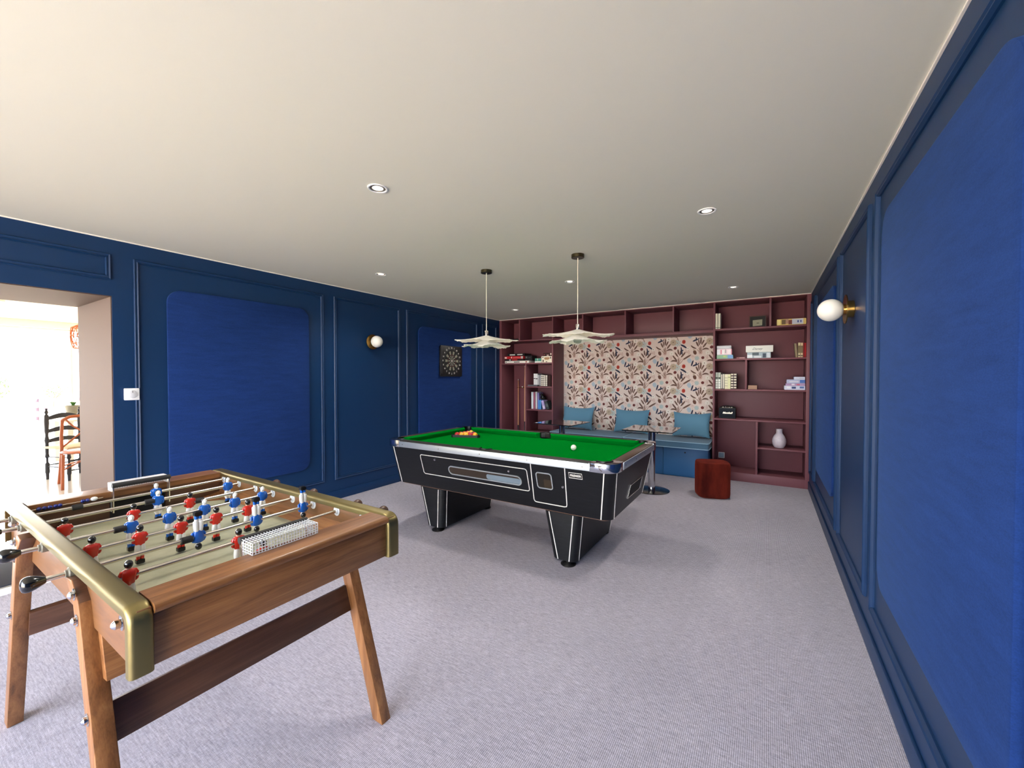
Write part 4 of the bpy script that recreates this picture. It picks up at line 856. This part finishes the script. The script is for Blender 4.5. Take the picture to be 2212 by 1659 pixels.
mb.add(vs, fs, 'black_plastic', False); tag(mb.build('ball_rack', None, (cpt.x, cpt.y, .7955)), 'black plastic triangle rack around the racked pool balls', 'rack')
mb = MB(); mb.ball((-1.447, 3.352, zb), br_, 'white_ball', 32); tag(mb.build('cue_ball', None, (-1.447, 3.352, .795)), 'white cue ball alone on the green cloth near the pendant side', 'ball')

# ------------------------------------------------------------------ football table
FT = thing('football_table', 'walnut football table with brass rails in the left foreground', 'table', (-2.02, .73, 0))
NY, FY, TX0, TX1 = .340, 1.128, -2.795, -1.25
ZT, ZBt, ZF = .90, .742, .765
mb = MB(); mb.box((TX0+.012, NY, ZBt), (TX1-.012, NY+.028, ZT-.008), 'walnut_light_x', .001); mb.build('side_panel', FT)
mb = MB(); mb.box((TX0+.012, FY-.034, ZBt), (TX1-.012, FY, ZT-.008), 'walnut_light_x', .001); mb.build('side_panel', FT)
def brass_rail(ya, yb):
    r = .045; path = [(TX0, ZBt-.004), (TX0, ZT-r)]+[(TX0+r-r*math.cos(a), ZT+.004-r+r*math.sin(a)) for a in [PI/2*k/8 for k in range(1, 9)]]
    path += [(TX1-r+r*math.sin(a), ZT+.004-r+r*math.cos(a)) for a in [PI/2*k/8 for k in range(0, 8)]]+[(TX1, ZT-r), (TX1, ZBt-.004)]
    w = yb-ya; rd = .012
    sec = [(ya, -.026), (ya, -rd)]+[(ya+rd-rd*math.cos(a), -rd+rd*math.sin(a)) for a in [PI/2*k/4 for k in range(1, 5)]]
    sec += [(yb-rd+rd*math.sin(a), -rd+rd*math.cos(a)) for a in [PI/2*k/4 for k in range(0, 5)]]+[(yb, -.026), (yb-.004, -.026), (yb-.004, -.012), (ya+.004, -.012), (ya+.004, -.026)]
    vs = []; n = len(sec); N = len(path)
    for i, p in enumerate(path):
        a = path[max(i-1, 0)]; b = path[min(i+1, N-1)]; d = Vector((b[0]-a[0], b[1]-a[1])).normalized(); nrm = Vector((-d.y, d.x))
        for y, o in sec: vs.append((p[0]+nrm.x*o, y, p[1]+nrm.y*o))
    fs = [[i*n+k, i*n+(k+1) % n, (i+1)*n+(k+1) % n, (i+1)*n+k] for i in range(N-1) for k in range(n)]+[list(range(n)), [(N-1)*n+k for k in range(n)][::-1]]
    mb = MB(); mb.add(vs, fs, 'brass_satin', True); mb.build('brass_rail', FT)
brass_rail(.322, .371); brass_rail(1.091, 1.146)
# end boards with rounded nosing
for sgn, xo, xi in ((1, TX1, -1.36), (-1, TX0, -2.66)):
    nose = [(xi, .872), (xi, ZT-.002), (xi+sgn*.002, ZT)]+[(xo-sgn*.016+sgn*.016*math.sin(a), ZT-.014+.014*math.cos(a)) for a in [PI*k/8 for k in range(0, 9)]]
    mb = MB(); mb.poly([(x, z) for x, z in nose], .371, 1.091, 'walnut_y', 1, 0, 2, True); mb.build('end_cap', FT)
    mb = MB(); xa, xb = sorted((xo-sgn*.018, xo-sgn*.042)); mb.box((xa, .371, ZBt), (xb, 1.091, .873), 'walnut_y', .001); mb.build('end_board', FT)
    mb = MB(); xa, xb = sorted((xi, xi+sgn*.02))
    mb.box((xa, .368, ZF), (xb, .625, .873), 'walnut_dark_y'); mb.box((xa, .842, ZF), (xb, 1.094, .873), 'walnut_dark_y'); mb.box((xa, .625, .855), (xb, .842, .873), 'walnut_dark_y'); mb.build('goal_wall', FT)
    mb = MB(); xa, xb = sorted((xi+sgn*.02, xi+sgn*.06)); mb.box((xa, .6, ZF-.01), (xb, .87, .87), 'black_matte'); mb.build('goal_pocket', FT)
mb = MB(); mb.box((-2.69, .368, ZF-.012), (-1.33, 1.094, ZF), 'playfield'); mb.build('playfield', FT)
mb = MB(); mb.box((TX0+.05, .368, ZBt), (TX1-.05, 1.094, ZBt+.01), 'walnut_x'); mb.build('underside', FT)
for ya, yb in ((.368, .386), (1.094, 1.076)):
    mb = MB(); mb.poly([(ya, ZF), (yb, ZF), (ya, .82)], -2.66, -1.36, 'walnut_x', 0) if 0 else mb.add([(x, y, z) for x in (-2.66, -1.36) for y, z in ((ya, ZF+.0005), (yb, ZF+.0005), (ya, .82))], [[0, 1, 4, 3], [1, 2, 5, 4], [0, 2, 5, 3], [0, 1, 2], [3, 4, 5]], 'walnut_x'); mb.build('side_ramp', FT)
for cx_, sx_ in ((-2.66, 1), (-1.36, -1)):
    for cy_, sy_ in ((.368, 1), (1.094, -1)):
        mb = MB(); mb.add([(cx_, cy_, ZF+.03), (cx_+sx_*.13, cy_, ZF+.0006), (cx_, cy_+sy_*.16, ZF+.0006), (cx_, cy_, ZF+.0006)], [[0, 1, 2], [0, 1, 3], [0, 2, 3], [1, 2, 3]], 'walnut_x'); mb.build('corner_ramp', FT)
# legs and stretchers
CXm = -2.02
def mirx(P, s): return [(x if s > 0 else 2*CXm-x, z) for x, z in P]
for s in (1, -1):
    for ya, yb, near in (((.314, .360, 1) if s > 0 else (.300, .345, 1)), (1.129, 1.174, 0)):
        P = mirx([(-1.40, 0), (-1.34, 0), (-1.34-.35*.815, .815), (-1.69, .864), (-1.755, .858), (-1.40-.35*.80, .80)], s)
        mb = MB(); mb.poly(P, ya, yb, 'walnut_z', 1, .0025, 2); wi = mb.mi('walnut_dark_y')
        for fi, f_ in enumerate(mb.f):
            if min(mb.v[q][2] for q in f_) > .80 and max(mb.v[q][1] for q in f_)-min(mb.v[q][1] for q in f_) > .03: mb.m[fi] = wi
        lg = mb.build('leg', FT)
        yo = ya if near else yb; sg = -1 if near else 1
        for z in (.832, .765, .52):
            x = -1.37-.35*z; x = x if s > 0 else 2*CXm-x
            mb = MB(); mb.lathe([(.017, yo), (.017, yo+sg*.002), (.0105, yo+sg*.003), (.0105, yo+sg*.009), (.006, yo+sg*.013), (0, yo+sg*.015)], 'chrome', (x, 0, z), 20, 'y'); mb.build('bolt', lg)
    P = mirx([(-1.538, .425), (-1.573, .526), (-1.594, .519), (-1.559, .418)], s); mb = MB(); mb.poly(P, .341, 1.136, 'walnut_dark_y', 1, .001)
    if s < 0: mb.lathe([(0, -2.466+.0), (.011, -2.466)], 'black_matte', (0, .394, .474), 16, 'x', 1, 1)
    mb.build('stretcher', FT)
    P = mirx([(-1.522, .616), (-1.563, .738), (-1.596, .738), (-1.556, .612)], s); mb = MB(); mb.poly(P, .346, 1.126, 'walnut_y', 1, .001); mb.build('upper_brace', FT)
for x, z in ((-1.368, .832), (-2.672, .832)):
    mb = MB(); mb.lathe([(.019, NY), (.019, NY-.002), (.011, NY-.003), (.011, NY-.014), (.006, NY-.02), (0, NY-.022)], 'chrome', (x, 0, z), 20, 'y'); mb.build('corner_bolt', FT)
# nets
def net(xi, xo, name):
    t_ = bpy.data.objects.new(name, None); COL.objects.link(t_); t_.parent = FT; t_.location = (0, 0, 0); WO[t_.name] = WO[FT.name]
    ya, yb, za, zb_ = .632, .846, .8995, .936; mb = MB(); w = .0016; n = 23; dx = xo-xi; lo = .80
    xe = xi+dx*.4
    for k in range(n+1):
        y = ya+(yb-ya)*k/n; mb.tube([(xi, y, zb_), (xo, y, zb_), (xo, y, za)], w, 'zinc', 4)
    for z in (za+.0012, .9085, .9175, .9265): mb.tube([(xo, ya, z), (xo, yb, z)], w, 'zinc', 4)
    for q in range(6): x = xi+dx*q/5; mb.tube([(x, ya, zb_), (x, yb, zb_)], w, 'zinc', 4)
    for y in (ya, yb):
        for q in range(6): x = xi+dx*q/5; mb.tube([(x, y, zb_), (x, y, za if q >= 3 else lo)], w, 'zinc', 4)
        for z in (za+.001, .9085, .9175, .9265): mb.tube([(xi, y, z), (xo, y, z)], w, 'zinc', 4)
    ob = mb.build('wire_mesh', t_)
    mb = MB(); mb.tube([(xi-math.copysign(.006, dx), ya-.004, .931), (xi-math.copysign(.006, dx), yb+.004, .931)], .0115, 'rubber', 14); mb.build('crossbar', t_)
    for y in (ya, yb):
        mb = MB(); a, b = sorted((xi-math.copysign(.008, dx), xi+math.copysign(.008, dx))); mb.box((a, y-.003, .80), (b, y+.003, .932), 'steel', .001); mb.build('goal_post', t_)
net(-1.402, -1.334, 'goal_net'); net(-2.638, -2.706, 'goal_net')
# score counter beads
mb = MB(); mb.tube([(-2.648, .372, .881), (-2.648, .60, .881)], .0018, 'steel', 6); sc_ = mb.build('score_wire', FT)
for y in (.40, .416, .432, .449, .462, .533, .548):
    mb = MB(); mb.ball((-2.648, y, .881), .0082, 'navy_plastic', 14); mb.build('bead', sc_)
mb = MB(); mb.ball((-2.648, .57, .882), .011, 'white_plastic', 14, (.9, 1.2, .9)); mb.build('bead', sc_)
# rods with players
def player_mb(team, flip, c):
    shirt = 'red_plastic' if team == 'r' else 'blue_plastic'; head = 'black_gloss' if team == 'r' else 'white_plastic'
    f = -1 if flip else 1; d = 1 if team == 'b' else -1   # facing +x for blue
    mb = MB()
    def sec_loft(secs, m, e=.75, n=18):
        vs = []; fs = []
        for z, hx, hy, cx, cy in secs:
            for k in range(n):
                q = 2*PI*k/n; a = math.copysign(abs(math.cos(q))**e, math.cos(q)); b = math.copysign(abs(math.sin(q))**e, math.sin(q))
                vs.append((c[0]+f*d*(cx+hx*a), c[1]+f*(cy+hy*b)*1., c[2]+f*z))
        for i in range(len(secs)-1):
            for k in range(n): fs.append([i*n+k, i*n+(k+1) % n, (i+1)*n+(k+1) % n, (i+1)*n+k])
        fs += [list(range(n)), [(len(secs)-1)*n+k for k in range(n)][::-1]]
        mb.add(vs, fs, m, True)
    sec_loft([(-.025, .0092, .0125, 0, 0), (-.018, .0105, .0142, 0, 0), (-.006, .0118, .0165, 0, 0), (.004, .0122, .0185, 0, 0), (.012, .0115, .0182, 0, 0), (.018, .0095, .0150, 0, 0), (.021, .0065, .0095, 0, 0)], shirt)
    sec_loft([(.017, .0078, .0098, .0015, 0), (.0215, .006, .0075, .001, 0), (.0235, .005, .0055, 0, 0)], 'skin_plastic' if team == 'r' else 'white_plastic')
    sec_loft([(.020, .0046, .005, 0, 0), (.028, .0048, .0052, 0, 0)], 'skin_plastic' if team == 'r' else 'white_plastic')
    mb.ball((c[0]-f*d*.0015, c[1], c[2]+f*.0350), .0113, 'black_gloss', 18, (1., .94, 1.1))
    mb.ball((c[0]+f*d*.0022, c[1], c[2]+f*.0340), .0108, 'skin_plastic' if team == 'r' else 'white_plastic', 18, (.95, .9, 1.14))
    mb.ball((c[0]+f*d*.011, c[1], c[2]+f*.0335), .0035, 'skin_plastic' if team == 'r' else 'white_plastic', 10, (.8, .7, 1.2))
    for sy_ in (-1, 1):
        sec_loft([(.017, .005, .0042, 0, sy_*.0145), (.008, .0068, .005, 0, sy_*.0182), (-.004, .0068, .005, .001, sy_*.0195), (-.014, .0055, .0042, .002, sy_*.0178), (-.018, .0035, .003, .003, sy_*.0155)], shirt)
        sec_loft([(-.022, .0095, .0068, 0, sy_*.0058), (-.036, .0105, .0078, 0, sy_*.0070), (-.052, .0098, .0078, 0, sy_*.0078), (-.0575, .0082, .0068, 0, sy_*.0076), (-.058, .005, .005, 0, sy_*.0076)], 'white_plastic')
        sec_loft([(-.056, .0056, .0048, 0, sy_*.0068), (-.068, .0052, .0045, 0, sy_*.006)], 'skin_plastic' if team == 'r' else 'white_plastic')
        sec_loft([(-.066, .0058, .0052, 0, sy_*.006), (-.080, .0062, .0056, .001, sy_*.0056)], shirt)
    b = bmesh.new(); bmesh.ops.create_cube(b, size=1); bmesh.ops.bevel(b, geom=b.edges[:], offset=.12, segments=2, affect='EDGES')
    mb.bm(b, 'black_plastic', True, Matrix.Translation((c[0]+f*d*.003, c[1], c[2]-f*.085)) @ Matrix.Diagonal((.023, .024, .017, 1)))
    return mb
RX = [-2.62, -2.445, -2.27, -2.1, -1.925, -1.757, -1.583, -1.41]; RZ = .865
TEAM = 'bbrbrbrr'
PL = [[.788], [.742, 1.037], [.407, .607, .806], [.553, .674, .798, .919, 1.041], [.407, .531, .653, .773, .894], [.648, .848, 1.045], [.41, .704], [.70]]
BM = [[.51], [.711], [.843], [.521], [], [.612], [.742], []]
for i, x in enumerate(RX):
    near = TEAM[i] == 'b'
    mb = MB(); mb.tube([(x, .27, RZ), (x, 1.115, RZ)] if near else [(x, .372, RZ), (x, 1.19, RZ)], .0072, 'steel', 14); rod = mb.build('rod', FT)
    for y in PL[i]:
        c = Vector((x, y, RZ)); player_mb(TEAM[i], i == 5, c).build('player', rod)
    for y in BM[i]:
        mb = MB(); mb.tube([(x, y-.0165, RZ), (x, y+.0165, RZ)], .0125, 'rubber', 18); mb.build('bumper', rod)
    hp = [(0, 0), (.0085, 0), (.0105, .003), (.0150, .012), (.0195, .021), (.0218, .029), (.0224, .034), (.0214, .040), (.0178, .0455), (.010, .0485), (0, .0492)]
    mb = MB()
    if near: mb.lathe([(r, .276-z) for r, z in hp], 'black_gloss', (x, 0, RZ), 28, 'y')
    else: mb.lathe([(r, 1.168+z) for r, z in hp], 'walnut_dark_y', (x, 0, RZ), 28, 'y')
    mb.build('handle', rod)
    for yw, s_ in ((1.0938, -1), (.3686, 1)):
        mb = MB(); mb.lathe([(.0205, yw), (.0205, yw+s_*.002), (.012, yw+s_*.003), (.012, yw+s_*.007), (.0075, yw+s_*.008)], 'zinc', (x, 0, RZ), 24, 'y'); mb.build('washer', rod)
    if near:
        mb = MB(); mb.lathe([(.0175, NY+.001), (.0175, NY-.018), (.015, NY-.021), (.0115, NY-.021), (.0115, NY-.026), (.0072, NY-.027)], bmat((120, 116, 104), .35), (x, 0, RZ), 26, 'y'); mb.build('bearing', rod)
    else:
        mb = MB(); mb.lathe([(.0165, FY+.001), (.0165, FY+.025), (.0072, FY+.026)], bmat((120, 116, 104), .35), (x, 0, RZ), 26, 'y'); mb.build('bearing', rod)

# ------------------------------------------------------------------ daylight
w = bpy.data.worlds.new('daylight'); S.world = w; w.use_nodes = True; nt = w.node_tree; L = nt.links
bg = nt.nodes['Background']; tc = nt.nodes.new('ShaderNodeTexCoord'); sp = nt.nodes.new('ShaderNodeSeparateXYZ'); rp = nt.nodes.new('ShaderNodeValToRGB')
L.new(tc.outputs['Generated'], sp.inputs[0]); L.new(sp.outputs['Z'], rp.inputs['Fac'])
rp.color_ramp.elements[0].color = (.93, .97, 1, 1); rp.color_ramp.elements[1].color = (.52, .68, 1., 1); L.new(rp.outputs['Color'], bg.inputs['Color'])
bg.inputs['Strength'].default_value = 5.0
sd = bpy.data.lights.new('sun', 'SUN'); sd.energy = 12.; sd.angle = math.radians(1.5); sd.color = (1., .9, .76); so = bpy.data.objects.new('sun', sd); COL.objects.link(so)
so.rotation_euler = Vector((.45, .7, 1.1)).to_track_quat('Z', 'Y').to_euler()    # high sun from behind the house
def portal(loc, rot, sx, sy):
    l = bpy.data.lights.new('window_portal', 'AREA'); l.shape = 'RECTANGLE'; l.size = sx; l.size_y = sy; l.cycles.is_portal = True
    o = bpy.data.objects.new('window_portal', l); COL.objects.link(o); o.location = loc; o.rotation_euler = rot
portal((-1.79, YR-.14, 1.2), (PI/2, 0, PI), 4.42, 2.4)
portal((-11.66, -.4, 1.18), (0, -PI/2, 0), 2.37, 7.2)
S.view_settings.view_transform = 'Standard'; S.view_settings.look = 'None'; S.view_settings.gamma = 1; S.view_settings.use_curve_mapping = False
S.view_settings.exposure = 1.85
S.cycles.max_bounces = 9; S.cycles.diffuse_bounces = 6; S.cycles.glossy_bounces = 4; S.cycles.transmission_bounces = 6
S.cycles.caustics_reflective = False; S.cycles.caustics_refractive = False; S.cycles.sample_clamp_indirect = 6
S.cycles.use_denoising = True
